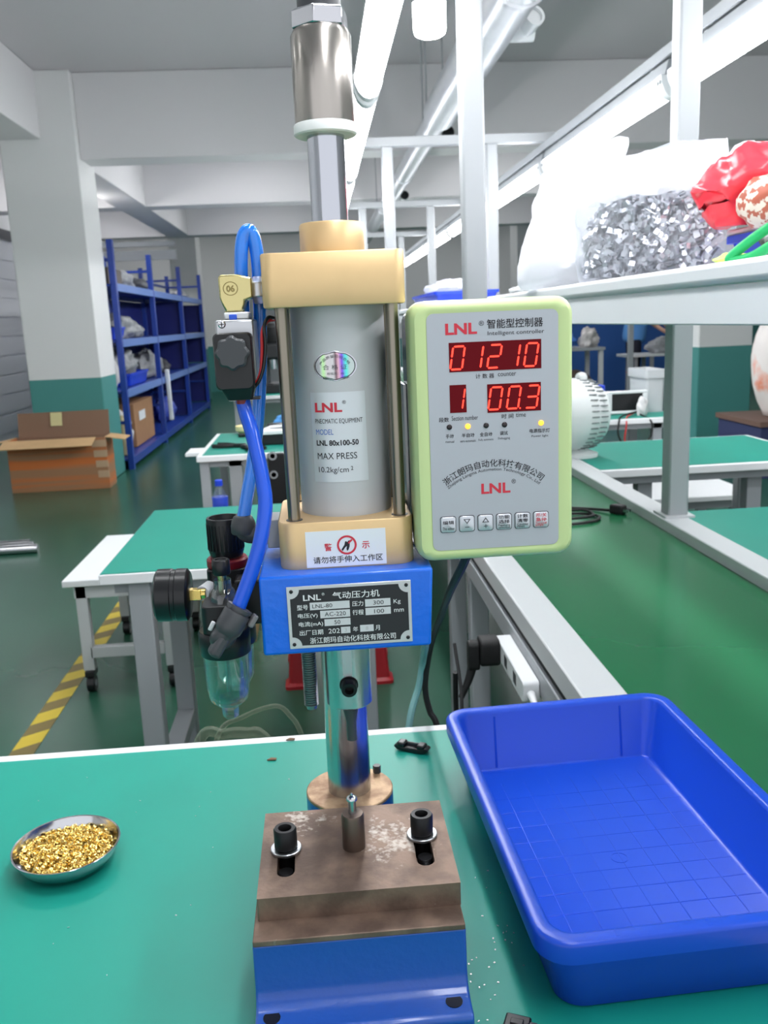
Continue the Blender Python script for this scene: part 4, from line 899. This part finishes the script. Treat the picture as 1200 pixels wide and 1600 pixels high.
# storage rack
rk = T('storage_rack', 'long blue storage rack with four levels along the left wall', 'rack', (-2.15, 12.2, 0))
YS = (8.95, 10.95, 13.2, 15.45); ZS = (.12, .78, 1.27, 1.80)
for y in YS:
    for x in (-1.94, -2.46): P('upright', MB().box(x, x+.055, y, y+.07, 0, 2.2), M_rack, rk, .003)
    for zz in (2.0, .45): P('frame_brace', MB().box(-2.42, -1.93, y+.02, y+.05, zz, zz+.03), M_rack, rk)
for i in range(3):
    y0, y1 = YS[i]+.07, YS[i+1]
    for j, z in enumerate(ZS):
        P('shelf_beam', MB().box(-1.925, -1.885, y0, y1, z-.075, z), M_rackl if j else M_rack, rk, .003)
        P('shelf_beam', MB().box(-2.46, -2.42, y0, y1, z-.075, z), M_rack, rk)
        P('shelf_panel', MB().box(-2.42, -1.925, YS[i], YS[i+1]+.06, z-.028, z-.008), M_rack, rk)
    P('top_bar', MB().box(-2.455, -2.42, y0, y1, 2.0, 2.03), M_rack, rk)
for i in (1, 2):
    for j in range(3): P('back_panel', MB().box(-2.475, -2.462, YS[i]+.07, YS[i+1], ZS[j]+.002, ZS[j+1]-.08), M_rackd, rk)
for i in (2, 3):
    for j in range(3): P('end_panel', MB().box(-2.43, -1.93, YS[i]+.072, YS[i]+.08, ZS[j]+.002, ZS[j+1]-.08), M_rackd, rk)
for j, z in enumerate(ZS[1:3]):
    P('brace', MB().tube([(-2.44, 9.1, z-.45), (-2.44, 9.9, z-.08)], .02, 6, 0), M_rack, rk)

def bin_box(name, x0, x1, y0, y1, z, h, m, label):
    t = T(name, label, 'bin', ((x0+x1)/2, (y0+y1)/2, z)); w, d = x1-x0, y1-y0
    def l(i, zz): return [(x, y, z+zz) for x, y in rrect(w-2*i, d-2*i, .02, 4, (x0+x1)/2, (y0+y1)/2)]
    P('shell', MB().loft([l(min(.03, w*.09), 0), l(.008, h*.8), l(0, h*.8), l(0, h), l(.012, h), l(min(.03, w*.09)+.006, .006)]), m, t, ang=50)
    return t
lump('parts_bag', (-2.15, 10.2, ZS[3]), (.18, .38, .11), M_gbag, 'grey bag lying on the top level of the blue rack', 'bag', 3, flat=.3)
props(P('long_carton', MB().box(-2.36, -1.98, 9.1, 9.72, ZS[3], ZS[3]+.16), mat('dark_brown_carton', (92, 84, 78), .7), bev=.006), 'dark flat carton on the near end of the top rack level', 'box')
lump('parts_bag', (-2.15, 11.3, ZS[3]), (.16, .25, .1), mat('dark_bag', (70, 72, 78), .4, var=.3, vscale=20), 'dark bag on the top rack level behind the second upright', 'bag', 5, flat=.3)
lump('parts_bag', (-2.15, 14.6, ZS[3]), (.16, .4, .07), M_gbag, 'flat grey bag on the far end of the top rack level', 'bag', 6, flat=.3)
bin_box('parts_bin', -2.33, -1.97, 9.12, 9.62, ZS[2], .12, M_bin, 'blue bin on the second level of the rack near end')
lump('parts_bag', (-2.14, 9.98, ZS[2]), (.17, .3, .15), M_gbag, 'grey plastic bag of parts beside the bin on the upper rack level', 'bag', 8, flat=.3, crease=.15)
lump('parts_bag', (-2.14, 10.62, ZS[2]), (.16, .22, .11), M_gbag, 'smaller grey bag of parts behind the larger one on the upper rack level', 'bag', 9, flat=.3, crease=.15)
lump('clear_bag', (-2.16, 9.28, ZS[1]), (.15, .2, .2), M_sack, 'pale plastic bag on the third rack level at the near upright', 'bag', 10, flat=.3, crease=.15)
bin_box('parts_bin', -2.3, -1.96, 9.62, 10.6, ZS[1], .13, M_bin, 'blue bin lying on the third rack level with grey bags on it')
lump('parts_bag', (-2.16, 10.05, ZS[1]+.1), (.16, .36, .16), M_gbag, 'grey bag of metal parts resting on the blue rack bin', 'bag', 11, flat=.25, crease=.2)
lump('parts_bag', (-2.14, 11.45, ZS[1]), (.17, .36, .19), M_gbag, 'grey bag of bars on the third rack level behind the second upright', 'bag', 12, flat=.3, crease=.2)
lump('parts_bag', (-2.16, 12.35, ZS[1]), (.15, .28, .12), mat('dark_parts', (60, 60, 66), .4, var=.3, vscale=20), 'dark bag of parts on the third rack level in the middle bay', 'bag', 13, flat=.3)
t = T('carton', 'brown carton with a white label on the lowest rack level', 'box', (-2.2, 10.3, ZS[0]))
P('body', MB().box(-2.42, -2.0, 9.75, 10.85, ZS[0], ZS[0]+.46), M_card, t, .006)
P('paper_label', MB().box(-2.001, -1.997, 10.0, 10.35, ZS[0]+.26, ZS[0]+.36), M_paper, t)
lump('woven_sack', (-2.13, 9.48, ZS[0]), (.15, .2, .27), M_sack, 'white woven sack on the lowest rack level', 'sack', 14, flat=.3, crease=.1)
props(P('cream_roll', MB().lathe((-2.02, 9.16, ZS[0]), [(.06, 0), (.07, .01), (.07, .33), (.055, .36), (.03, .4)], n=20), mat('cream_roll', (196, 182, 140), .6)), 'tall cream container beside the white sack on the rack', 'container')
props(P('banner_roll', MB().obox((-1.85, 11.2, .56), (.05, .05, .62), Matrix.Rotation(.05, 3, 'X')), M_paper, bev=.01), 'white rolled sheet leaning at the second rack upright', 'roll')
lump('sheet_bag', (-2.16, 12.6, ZS[0]), (.14, .3, .18), mat('blue_sheet', (66, 84, 178), .4, var=.15), 'blue wrapped bundle on the lowest rack level in the middle bay', 'bag', 15, flat=.3, crease=.1)

# ------------------------------------------------------------------ right side: tables, fan, low bench
green_table('green_topped_table', 'near green topped table against the right conveyor rail', .965, 2.4, .8, 2.39, .79, ((1.0, .84), (2.3, .84), (1.0, 2.3), (2.3, 2.3)), .05, mat_in=.004)
green_table('green_topped_table', 'green topped table with white edge under the fan on the far right', .965, 1.86, 3.10, 3.80, .79, ((1.14, 3.16), (1.555, 3.16), (1.14, 3.70), (1.78, 3.70)), .055, mat_in=.022)
t = T('low_bench', 'low white topped bench visible below the fan table', 'bench', (1.65, 4.4, 0))
P('top', MB().box(1.2, 2.07, 4.1, 4.63, .43, .455), M_white, t, .003)
P('apron', MB().box(1.23, 2.04, 4.13, 4.60, .39, .43), M_grey, t)
for x in (1.25, 1.97):
    for y in (4.14, 4.54): P('leg', MB().box(x, x+.045, y, y+.045, 0, .43), M_grey, t)
t = T('tweezers', 'small pale tool with black tip on the near right green table', 'tool', (1.13, 2.05, .79), rot=(0, 0, -.2))
P('arm', MB().box(-.03, .06, -.006, -.002, .002, .008), M_white, t); P('arm', MB().box(-.02, .06, .004, .008, .002, .008), M_white, t); P('grip', MB().box(.0, .07, -.004, .02, .008, .02), M_black, t, .003)
# fan (plain)
fn = T('desk_fan', 'white plastic drum desk fan with side slots on the right green table', 'fan', (1.02, 3.45, .79))
FX, FY, FZ = .985, 3.46, .955
fd = (-1, -.28, .03)
P('drum', MB().lathe(Vector((FX, FY, FZ))-Vector(fd).normalized()*.0, [(.03, -.115), (.075, -.112), (.112, -.095), (.130, -.06), (.140, -.01), (.142, .03), (.136, .075), (.118, .105), (.06, .125), (.01, .128)], fd, 48), M_fan, fn)
b = MB(); a_, b_, d_ = frame(fd)
for k in range(40):
    th_ = 2*PI*k/40; rd = a_*math.cos(th_)+b_*math.sin(th_); tg = d_.cross(rd)
    for h in (-.055, -.012):
        p = Vector((FX, FY, FZ))+rd*(.1335 if h < -.04 else .1405)+d_*h; b.obox(p, (.005, .004, .032), Matrix((rd, tg, d_)).transposed())
P('side_slot', b, mat('grey_vent_slot', (120, 124, 126), .6), fn, kind='stuff')
P('stem', MB().lathe((FX+.01, FY, .79), [(.085, 0), (.085, .012), (.06, .02), (.03, .04), (.028, .09)], n=28), M_fan, fn)
P('foot', MB().ball((FX-.07, FY-.09, .829), .028), M_fan, fn)
P('top_ear', MB().ball((FX+.03, FY, FZ+.142), .024, 1, 1, .9), M_fan, fn)
# middle table
green_table('green_topped_table', 'green topped table with red and black cords behind the fan', 1.30, 1.93, 4.66, 5.25, .78, ((1.77, 4.69), (1.33, 4.69), (1.33, 5.15), (1.80, 5.15)), .05, mat_in=.02)
t = T('white_frame_stand', 'white framed stand with dark panel on the green table behind the fan', 'stand', (1.70, 4.85, .78))
P('frame', MB().box(1.575, 1.80, 4.86, 4.89, .785, .80).box(1.575, 1.80, 4.86, 4.89, .895, .91).box(1.575, 1.60, 4.86, 4.89, .80, .895).box(1.775, 1.80, 4.86, 4.89, .80, .895), M_white, t, .003)
P('panel', MB().box(1.60, 1.775, 4.872, 4.88, .80, .895), M_black, t)
P('hood', MB().prism_y([(1.50, .865), (1.565, .91), (1.575, .91), (1.575, .785), (1.535, .80)], 4.84, 4.91), M_fan, t, .004)
P('prop', MB().box(1.60, 1.62, 4.89, 5.0, .78, .79), M_white, t)
lump('dark_cloth', (1.40, 4.95, .78), (.075, .09, .05), M_rubber, 'dark bundle beside the white framed stand on the green table', 'cloth', 21, flat=.3)
lump('small_bag', (1.745, 4.79, .78), (.03, .03, .06), M_sack, 'small white pouch leaning on the white framed stand', 'bag', 22, flat=.3)
M_cloudy = mat('cloudy_plastic', (200, 203, 206), .35, trans=.15)
bin_box('storage_bin', 1.80, 1.925, 4.90, 5.2, .78, .235, M_cloudy, 'large cloudy white storage bin on the green table behind the right post')
bin_box('parts_bin', 1.50, 1.62, 5.03, 5.2, .78, .15, M_bin, 'small blue bin behind the fan on the green table')
cable([(1.72, 4.8, .80), (1.60, 4.7, .79), (1.57, 4.652, .765), (1.565, 4.645, .70), (1.60, 4.645, .645), (1.68, 4.645, .63), (1.74, 4.645, .68), (1.745, 4.65, .76), (1.72, 4.75, .79)], .005, M_rubber, 'charger_cord', 'black cord looping over the edge of the green table behind the fan', 'cord')
cable([(1.70, 4.8, .79), (1.63, 4.7, .785), (1.61, 4.65, .75), (1.60, 4.64, .66), (1.64, 4.64, .62), (1.72, 4.64, .60), (1.75, 4.64, .65)], .004, M_wire_r, 'charger_cord', 'red cord hanging in a loop from the green table behind the fan', 'cord')
# coiled cord on the belt
b = [(.60, 2.40, .7765), (.66, 2.37, .777), (.74, 2.39, .777), (.77, 2.45, .777), (.72, 2.50, .777), (.64, 2.47, .780), (.62, 2.42, .784), (.68, 2.40, .7855), (.75, 2.43, .784), (.74, 2.50, .786), (.68, 2.53, .778), (.70, 2.58, .777), (.78, 2.545, .777), (.825, 2.495, .780)]
cable(b, .0042, M_rubber, 'coiled_cord', 'coiled black mains cord lying on the green belt right of the controller', 'cord')
t = T('cord_plug', 'black plug at the end of the coiled cord on the belt', 'plug', (.838, 2.482, .772), rot=(0, 0, -.9))
P('plug_body', MB().box(-.022, .022, -.015, .015, 0, .028), M_rubber, t, .006, 3)
P('pin', MB().box(.022, .040, -.009, -.005, .010, .018), M_steel, t); P('pin', MB().box(.022, .040, .005, .009, .010, .018), M_steel, t)

# ------------------------------------------------------------------ bags and bits on the overhead shelf
ZS_ = 1.4025
P0, P1 = Vector((.560, 1.85, 0)), Vector((.735, 1.61, 0)); U = (P1-P0).normalized(); NRM = Vector((U.y, -U.x, 0)); L_ = (P1-P0).length
if NRM.y > 0: NRM = -NRM
if NRM.dot(Vector((-.8, -2, 0))) < 0: NRM = -NRM
def bag_shell(nm, m, P0, L, U, N, h, thick, seed, top=.012, taper=(.03, .06), wob=.012, nu=44, nv=22, lean=0., toplump=0.):
    off = Vector((seed*2.3, seed, seed*.7)); b = MB(); loops = []
    for j in range(nv+1):
        v = j/nv; lp = []
        th_ = thick*(1-v)**.75*(.75+.5*min(1, v*5))+top if v > 0 else thick*.75
        a0 = taper[0]*v*v; a1 = 1-taper[1]*v*v
        for i in range(nu):
            a = 2*PI*i/nu; s = .5-.5*math.cos(a)*(abs(math.cos(a))**-.35 if abs(math.cos(a)) > 1e-3 else 0); s = max(0, min(1, s)); side = math.sin(a); side = math.copysign(abs(side)**.7, side)
            p = P0+U*(L*(a0+(a1-a0)*s))+N*(th_*side)+Vector((0, 0, ZS_+.002+h*v*(1+toplump*math.sin(s*7+seed))))+N*(lean*v)
            q = p*9+off; w = wob*(.35+v*.9)
            p = p+N*(noise.noise(q)*w*2.2+noise.noise(q*3)*w*1.1)+U*(noise.noise(q+Vector((9, 0, 0)))*w)+Vector((0, 0, noise.noise(q+Vector((0, 7, 0)))*w*(v > .02)*1.2))
            p.z = max(p.z, ZS_+.001); lp.append(p)
        loops.append(lp)
    b.loft(loops); return P(nm, b, m, ang=75)
o = bag_shell('plastic_bag', M_bagc, P0-U*.012, L_+.024, U, NRM, .232, .066, 3, taper=(-.08, .10), wob=.008, toplump=.03)
props(o, 'clear plastic bag bulging with steel clips on the overhead shelf', 'bag')
ut = MB(); loops = []
for j in range(9):
    v = j/8; lp = []
    for i in range(40):
        a = 2*PI*i/40; c = P0+U*(L_*(.5-.5*math.cos(a)*(1.02-.06*v)))+NRM*(math.sin(a)*.052*(1-v)**.6+.006*math.sin(a))+Vector((0, 0, ZS_+.150+.085*v))
        q = c*14; c = c+NRM*(noise.noise(q)*.012)+Vector((0, 0, noise.noise(q*1.7)*.010)); lp.append(c)
    loops.append(lp)
P('gathered_top', ut.loft(loops, False, True), M_bagw, o, ang=70)
o2 = P('bag_mouth', MB().loft([[P0+U*(L_*1.0)+Vector((0, 0, ZS_+.195))+Vector((r*math.cos(2*PI*i/16), r*.6*math.sin(2*PI*i/16), 0))+Vector((.012*k, -.006*k, .012*k)) for i in range(16)] for k, r in ((-2, .016), (0, .010), (1., .015), (1.8, .019), (2.3, .009))]), M_bagw, o)
Q0 = Vector((.505, 2.16, 0)); Q1 = Vector((.625, 1.95, 0)); UQ = (Q1-Q0).normalized(); NQ = Vector((UQ.y, -UQ.x, 0))
o3 = bag_shell('plastic_bag', M_bagw, Q0, (Q1-Q0).length, UQ, NQ, .285, .06, 8, taper=(.38, -.22), wob=.010, toplump=.02)
props(o3, 'milky half empty plastic bag left of the clip bag on the overhead shelf', 'bag')
hp = MB(); nsec = 16
loops = []
for k in range(nsec+1):
    s = .05+.9*k/nsec; c = P0+U*(L_*s); e = math.sqrt(max(.02, 1-(2*s-1)**4)); hz = .135*e
    loops.append([c+NRM*(.042*e*math.cos(t))+Vector((0, 0, ZS_+.006+hz*(.5+.5*math.sin(t)))) for t in [2*PI*i/14 for i in range(14)]])
hp.loft(loops)
clipm = holed([(-.0135, -.005), (.0135, -.005), (.0135, .005), (-.0135, .005)], [circ(.008, 0, .002, 6)], .001)
clipm.box(-.0135, -.0125, -.005, .005, 0, .007).box(-.0135, -.005, -.005, .005, .0065, .0074)
clip_me = clipm.mesh('metal_clip', 20); clip_me.materials.append(M_clip)
def clip_pos(s, t):
    c = P0+U*(L_*s); e = math.sqrt(max(.03, 1-(2*s-1)**4)); hz = .148*e
    return c+NRM*(.050*e*math.cos(t)**.7 if math.cos(t) > 0 else 0)+Vector((0, 0, ZS_+.012+hz*(.5+.5*math.sin(t))))
rnd = random.Random(5)
for k in range(300):
    s = rnd.uniform(.03, .97); t_ = rnd.uniform(-1.35, 1.35)
    ob = bpy.data.objects.new('metal_clip', clip_me); col.objects.link(ob)
    ob.matrix_world = Matrix.Translation(clip_pos(s, t_)+Vector((rnd.gauss(0, .003), rnd.gauss(0, .003), rnd.gauss(0, .003)))) @ Vector((NRM.x+rnd.gauss(0, .5), NRM.y+rnd.gauss(0, .5), rnd.gauss(.25, .5))).to_track_quat('Z', 'Y').to_matrix().to_4x4() @ Matrix.Rotation(rnd.uniform(0, 6.3), 4, 'Z')
    props(ob, 'small bent steel clip with a hole inside the clear bag', 'clip', 'steel clips in the clear bag')
b = MB(); b.add(hp.v, hp.f)
for k in range(500):
    s = rnd.uniform(.04, .96); t_ = rnd.uniform(-1.5, 1.57); p = clip_pos(s, t_)-NRM*rnd.uniform(0, .035)+Vector((0, 0, rnd.uniform(-.005, .012)))
    b.obox(p, (.027, .010, .0012), Matrix.Rotation(rnd.uniform(0, 6), 3, Vector((rnd.gauss(0, 1), rnd.gauss(0, 1), rnd.gauss(0, 1)))))
for k in range(160):
    s = rnd.random(); p = Q0+UQ*((Q1-Q0).length*(.45+.5*s))+NQ*rnd.uniform(-.03, .04)+Vector((0, 0, ZS_+.010+rnd.uniform(0, .02+.05*s)))
    b.obox(p, (.027, .010, .0012), Matrix.Rotation(rnd.uniform(0, 6), 3, Vector((rnd.gauss(0, 1), rnd.gauss(0, 1), rnd.gauss(0, 1)))))
props(P('clip_heap', b, M_clip), 'dense mass of steel clips filling the bags on the overhead shelf', 'clips', kind='stuff')
# bin with bag further along the shelf
bin_box('parts_bin', .55, .86, 4.25, 5.25, ZS_, .065, M_bin, 'blue bin far along the overhead shelf above the controller box')
lump('plastic_bag', (.705, 4.75, ZS_+.03), (.13, .40, .058), M_bagw, 'crumpled milky bag lying in the far blue shelf bin', 'bag', 31, crease=.25, amp=.15, flat=.2)
lump('foam_scrap', (.53, 2.35, ZS_), (.02, .10, .010), M_white, 'white foam scraps at the far side of the milky bag on the shelf', 'scrap', 32, flat=.2)
# red bag etc
bin_box('parts_bin', .70, .895, 1.28, 1.55, ZS_, .06, M_bin, 'blue bin at the right end of the overhead shelf under the red bag')
props(P('paper_sheet', MB().obox((.76, 1.50, ZS_+.066), (.11, .09, .010), Matrix.Rotation(.1, 3, 'Z')), M_paper, bev=.003), 'white folded sheet lying across the blue bin on the shelf', 'sheet')
b = MB(); path = smooth([(.702, 1.50, ZS_+.070), (.690, 1.50, ZS_+.100), (.685, 1.50, ZS_+.125), (.705, 1.48, ZS_+.147), (.735, 1.46, ZS_+.168), (.765, 1.44, ZS_+.178)], 7)
loops = []
for k, c in enumerate(path):
    u = k/(len(path)-1); rx = .034+.020*math.sin(u*PI)-.022*u**2; ry_ = .04+.02*math.sin(u*PI)-.03*u**2
    t1 = (Vector(path[min(k+1, len(path)-1)])-Vector(path[max(k-1, 0)])).normalized(); fa, fb, _ = frame(t1)
    lp = []
    for i in range(30):
        a = 2*PI*i/30; p = Vector(c)+fa*(rx*math.cos(a))+fb*(rx*math.sin(a)); q = p*20
        p += Vector((noise.noise(q), noise.noise(q+Vector((5, 0, 0))), noise.noise(q+Vector((0, 5, 0)))))*.016+Vector((noise.noise(q*3), 0, noise.noise(q*3+Vector((0, 5, 0)))))*.008; p.z = max(p.z, ZS_+.072); lp.append(p)
    loops.append(lp)
b.loft(loops)
props(P('red_plastic_bag', b, M_bagr, ang=60), 'crumpled red plastic bag sticking up from the blue shelf bin', 'bag')
M_net = mat('printed_net_pattern', (224, 214, 200), .5, rgb2=(178, 96, 76), vscale=70, thr=(.48, .52))
lump('patterned_pouch', (.705, 1.40, ZS_+.062), (.045, .055, .042), M_net, 'cream pouch with reddish speckled print beside the red bag', 'pouch', 41, amp=.1, flat=.1)
M_green = mat('green_strap', (30, 168, 96), .5)
props(P('green_strap', MB().tube([(.640, 1.20, ZS_+.062), (.615, 1.23, ZS_+.045), (.588, 1.26, ZS_+.018), (.584, 1.265, ZS_+.008), (.600, 1.24, ZS_+.010), (.62, 1.20, ZS_+.028), (.645, 1.16, ZS_+.045)], .007, 10, 8), M_green), 'bright green padded strap loop on the shelf edge', 'strap')
lump('yellow_pouch', (.597, 1.285, ZS_), (.024, .03, .011), mat('yellow_green_plastic', (206, 236, 110), .5), 'small yellow green pouch below the green strap', 'pouch', 42, flat=.2)
lump('dark_netting', (.662, 1.26, ZS_), (.030, .04, .028), mat('dark_netting', (46, 50, 52), .5, rgb2=(120, 124, 126), vscale=90, thr=(.5, .6)), 'dark netting lump behind the green strap', 'net', 43, flat=.2)

# ------------------------------------------------------------------ far right: worker and work places
bl = props(P('blue_partition', MB().box(3.4, 6.4, 15.0, 15.06, 0, 1.7), mat('blue_partition', (40, 84, 150), .6)), 'blue partition screen behind the worker', 'screen')
t = T('far_table', 'grey legged work table far back right of the controller box', 'table', (3.8, 13.2, 0))
P('top', MB().box(3.2, 4.14, 12.9, 13.7, .79, .83), M_grey, t)
for x in (3.24, 4.06):
    for y in (12.93, 13.6): P('leg', MB().box(x, x+.06, y, y+.06, 0, .79), M_post, t)
lump('blue_cloth', (3.55, 13.2, .83), (.22, .22, .14), mat('blue_cloth', (64, 112, 190), .7), 'blue cloth heap on the far grey table', 'cloth', 51, flat=.3, crease=.1)
lump('parts_heap', (3.95, 13.1, .83), (.14, .14, .16), mat('bright_parts', (190, 186, 184), .35, var=.4, vscale=14), 'bright heap of parts on the far grey table', 'parts', 52, flat=.3, crease=.2)
lump('dark_crate', (3.75, 13.2, 0), (.32, .25, .32), mat('brown_crate', (84, 72, 66), .7), 'dark brown bundle under the far grey table', 'bundle', 53, flat=.4, amp=.08)
t = T('far_table', 'white topped table with a grey parts heap beside the worker', 'table', (5.3, 13.6, 0))
P('top', MB().box(4.62, 6.2, 13.35, 13.85, .64, .68), M_white, t)
for x in (4.75, 5.0, 6.1):
    for y in (13.4, 13.75): P('leg', MB().box(x, x+.05, y, y+.05, 0, .64), M_grey, t)
lump('parts_heap', (5.32, 13.55, .68), (.32, .18, .15), M_gbag, 'grey heap of metal parts on the white table beside the worker', 'parts', 54, flat=.4, crease=.2)
for i, x in enumerate((4.38, 5.14)):
    props(P('steel_post', MB().box(x, x+.07, 12.6, 12.67, 0, 2.2), M_grey, bev=.004), ['grey steel post left of the far red stool', 'grey steel post in front of the worker'][i], 'post')
t = T('red_stool', 'red plastic stool far back beside the worker', 'stool', (4.72, 13.2, 0))
P('seat', MB().box(4.58, 4.86, 13.05, 13.3, .40, .45), M_red, t, .02)
for x in (4.60, 4.80):
    for y in (13.07, 13.24): P('leg', MB().box(x-.01, x+.05, y, y+.04, 0, .40), M_red, t, .008)
# worker: one skinned body, clothes as children
def skin(name, joints, edges, m, parent, sub=2):
    me = bpy.data.meshes.new(name); me.from_pydata([j[:3] for j in joints], edges, []); ob = bpy.data.objects.new(name, me); col.objects.link(ob)
    if parent: ob.parent = parent
    md = ob.modifiers.new('skin', 'SKIN'); md.use_smooth_shade = True
    for i, j in enumerate(joints):
        sv = me.skin_vertices[0].data[i]; r = j[3]; sv.radius = r if isinstance(r, tuple) else (r, r); sv.use_root = (i == 0)
    sb = ob.modifiers.new('sub', 'SUBSURF'); sb.levels = sub; sb.render_levels = sub; me.materials.append(m); return ob
wk = T('person', 'standing worker in a light blue shirt and dark trousers reaching over the far table', 'person', (5.0, 14.15, 0), rot=(0, 0, 0))
J = [(0, 0, .93, (.15, .11)), (.03, 0, 1.15, (.14, .10)), (.09, -.02, 1.38, (.17, .10)), (.12, -.03, 1.49, .06), (.15, -.05, 1.60, .085), (.17, -.06, 1.70, .09),
     (.10, -.20, 1.40, .05), (.28, -.30, 1.20, .042), (.44, -.42, 1.02, .032), (.50, -.46, .97, .035),
     (.12, .16, 1.40, .05), (.26, .14, 1.17, .042), (.40, -.10, 1.02, .032), (.47, -.18, .97, .035),
     (-.01, -.09, .86, .09), (0, -.10, .48, .06), (-.02, -.10, .10, .042), (.06, -.11, .04, .038), (.13, -.12, .03, .03),
     (-.01, .09, .86, .09), (0, .10, .48, .06), (-.02, .10, .10, .042), (.06, .11, .04, .038), (.13, .12, .03, .03)]
EG = [(0, 1), (1, 2), (2, 3), (3, 4), (4, 5), (2, 6), (6, 7), (7, 8), (8, 9), (2, 10), (10, 11), (11, 12), (12, 13), (0, 14), (14, 15), (15, 16), (16, 17), (17, 18), (0, 19), (19, 20), (20, 21), (21, 22), (22, 23)]
for h, (hx, hy, hz) in (((9), (.50, -.46, .97)), ((13), (.47, -.18, .97))):
    for k in range(4):
        n = len(J); J.append((hx+.05, hy-.030+.02*k, hz-.02, .010)); J.append((hx+.085+.008*(k in (1, 2)), hy-.034+.022*k, hz-.05, .008)); EG += [(h, n), (n, n+1)]
    n = len(J); J.append((hx+.015, hy+.05, hz-.01, .011)); J.append((hx+.05, hy+.062, hz-.03, .009)); EG += [(h, n), (n, n+1)]
skin('body', J, EG, M_skin, wk)
skin('shirt', [(-.01, 0, .80, .19), (0, 0, .95, .20), (.03, 0, 1.15, .185), (.09, -.02, 1.36, .165), (.115, -.03, 1.49, .07), (.10, -.20, 1.40, .068), (.24, -.275, 1.25, .060), (.12, .16, 1.40, .068), (.22, .15, 1.24, .060)], [(0, 1), (1, 2), (2, 3), (3, 4), (3, 5), (5, 6), (3, 7), (7, 8)], M_shirt, wk)
for sy in (-1, 1): skin('trouser_leg', [(0, sy*.06, .99, .10), (-.005, sy*.085, .82, .105), (0, sy*.10, .48, .078), (-.02, sy*.10, .06, .064)], [(0, 1), (1, 2), (2, 3)], M_trous, wk)
P('trouser_seat', MB().ball((-.005, 0, .90), .145, .95, 1.15, .9), M_trous, wk)
P('hair', MB().ball((.145, -.05, 1.70), .108, 1, .95, .95), M_hair, wk)
for s in (-1, 1):
    P('shoe', MB().loft([[(x, y, z) for x, y in rrect(w, .09, .035, 4, .05, s*.105)] for w, z in ((.27, .0), (.27, .03), (.2, .08))]), M_black, wk)
    P('eye', MB().ball((.245, -.06+s*.035, 1.645), .012), M_black, wk)
    P('ear', MB().ball((.15, -.055+s*.092, 1.63), .022, 1, .5, 1.3), M_skin, wk)
P('nose', MB().ball((.255, -.062, 1.61), .018, 1.2, .8, 1.3), M_skin, wk)
# sack at the right edge
t = T('dark_blue_table', 'dark blue low table with brown top beyond the right pillar side', 'table', (3.7, 7.1, 0))
P('top', MB().box(3.38, 4.3, 6.7, 7.5, .41, .45), mat('brown_table_top', (110, 84, 74), .6), t)
P('skirt', MB().box(3.40, 4.28, 6.72, 7.48, 0, .41), mat('dark_blue_cloth', (44, 52, 92), .7), t)
M_prt = mat('printed_sack', (236, 228, 224), .5, rgb2=(240, 150, 120), vscale=3.2, thr=(.56, .66))
lump('printed_sack', (3.69, 7.05, .45), (.21, .2, .45), M_prt, 'white sack with orange and pink print standing at the right edge', 'sack', 61, amp=.07, flat=.1)
lump('green_cloth', (3.86, 7.38, .45), (.10, .10, .40), M_green, 'green cloth bundle behind the printed sack', 'cloth', 62, amp=.1)
# ------------------------------------------------------------------ unseen fill light panels added under the ceiling to brighten the room
def fill_panel(x, y, e, label, w=1.2, d=.3):
    t = T('ceiling_fill_panel', label, 'lamp', (x, y, CEIL), 'added ceiling fill panels')
    P('frame', MB().box(x-w/2, x+w/2, y-d/2, y+d/2, CEIL-.05, CEIL), M_white, t, .005)
    P('fill_diffuser', MB().box(x-w/2+.02, x+w/2-.02, y-d/2+.02, y+d/2-.02, CEIL-.056, CEIL-.0505), mat('fill_panel_glow', (255, 255, 255), .5, emit=(252, 253, 255), es=FILL_E), t)
for x in (-4.6+1.4, -.6, 2.2, 5.2):
    for y in (1.0, 3.6, 10.4, 14.0, 17.4): fill_panel(x, y, 1, 'added white fill light panel on the ceiling, %s row from the camera, %s from the left' % (ORD[(1.0, 3.6, 10.4, 14.0, 17.4).index(y)], ORD[int((x+3.3)/2.6)]))
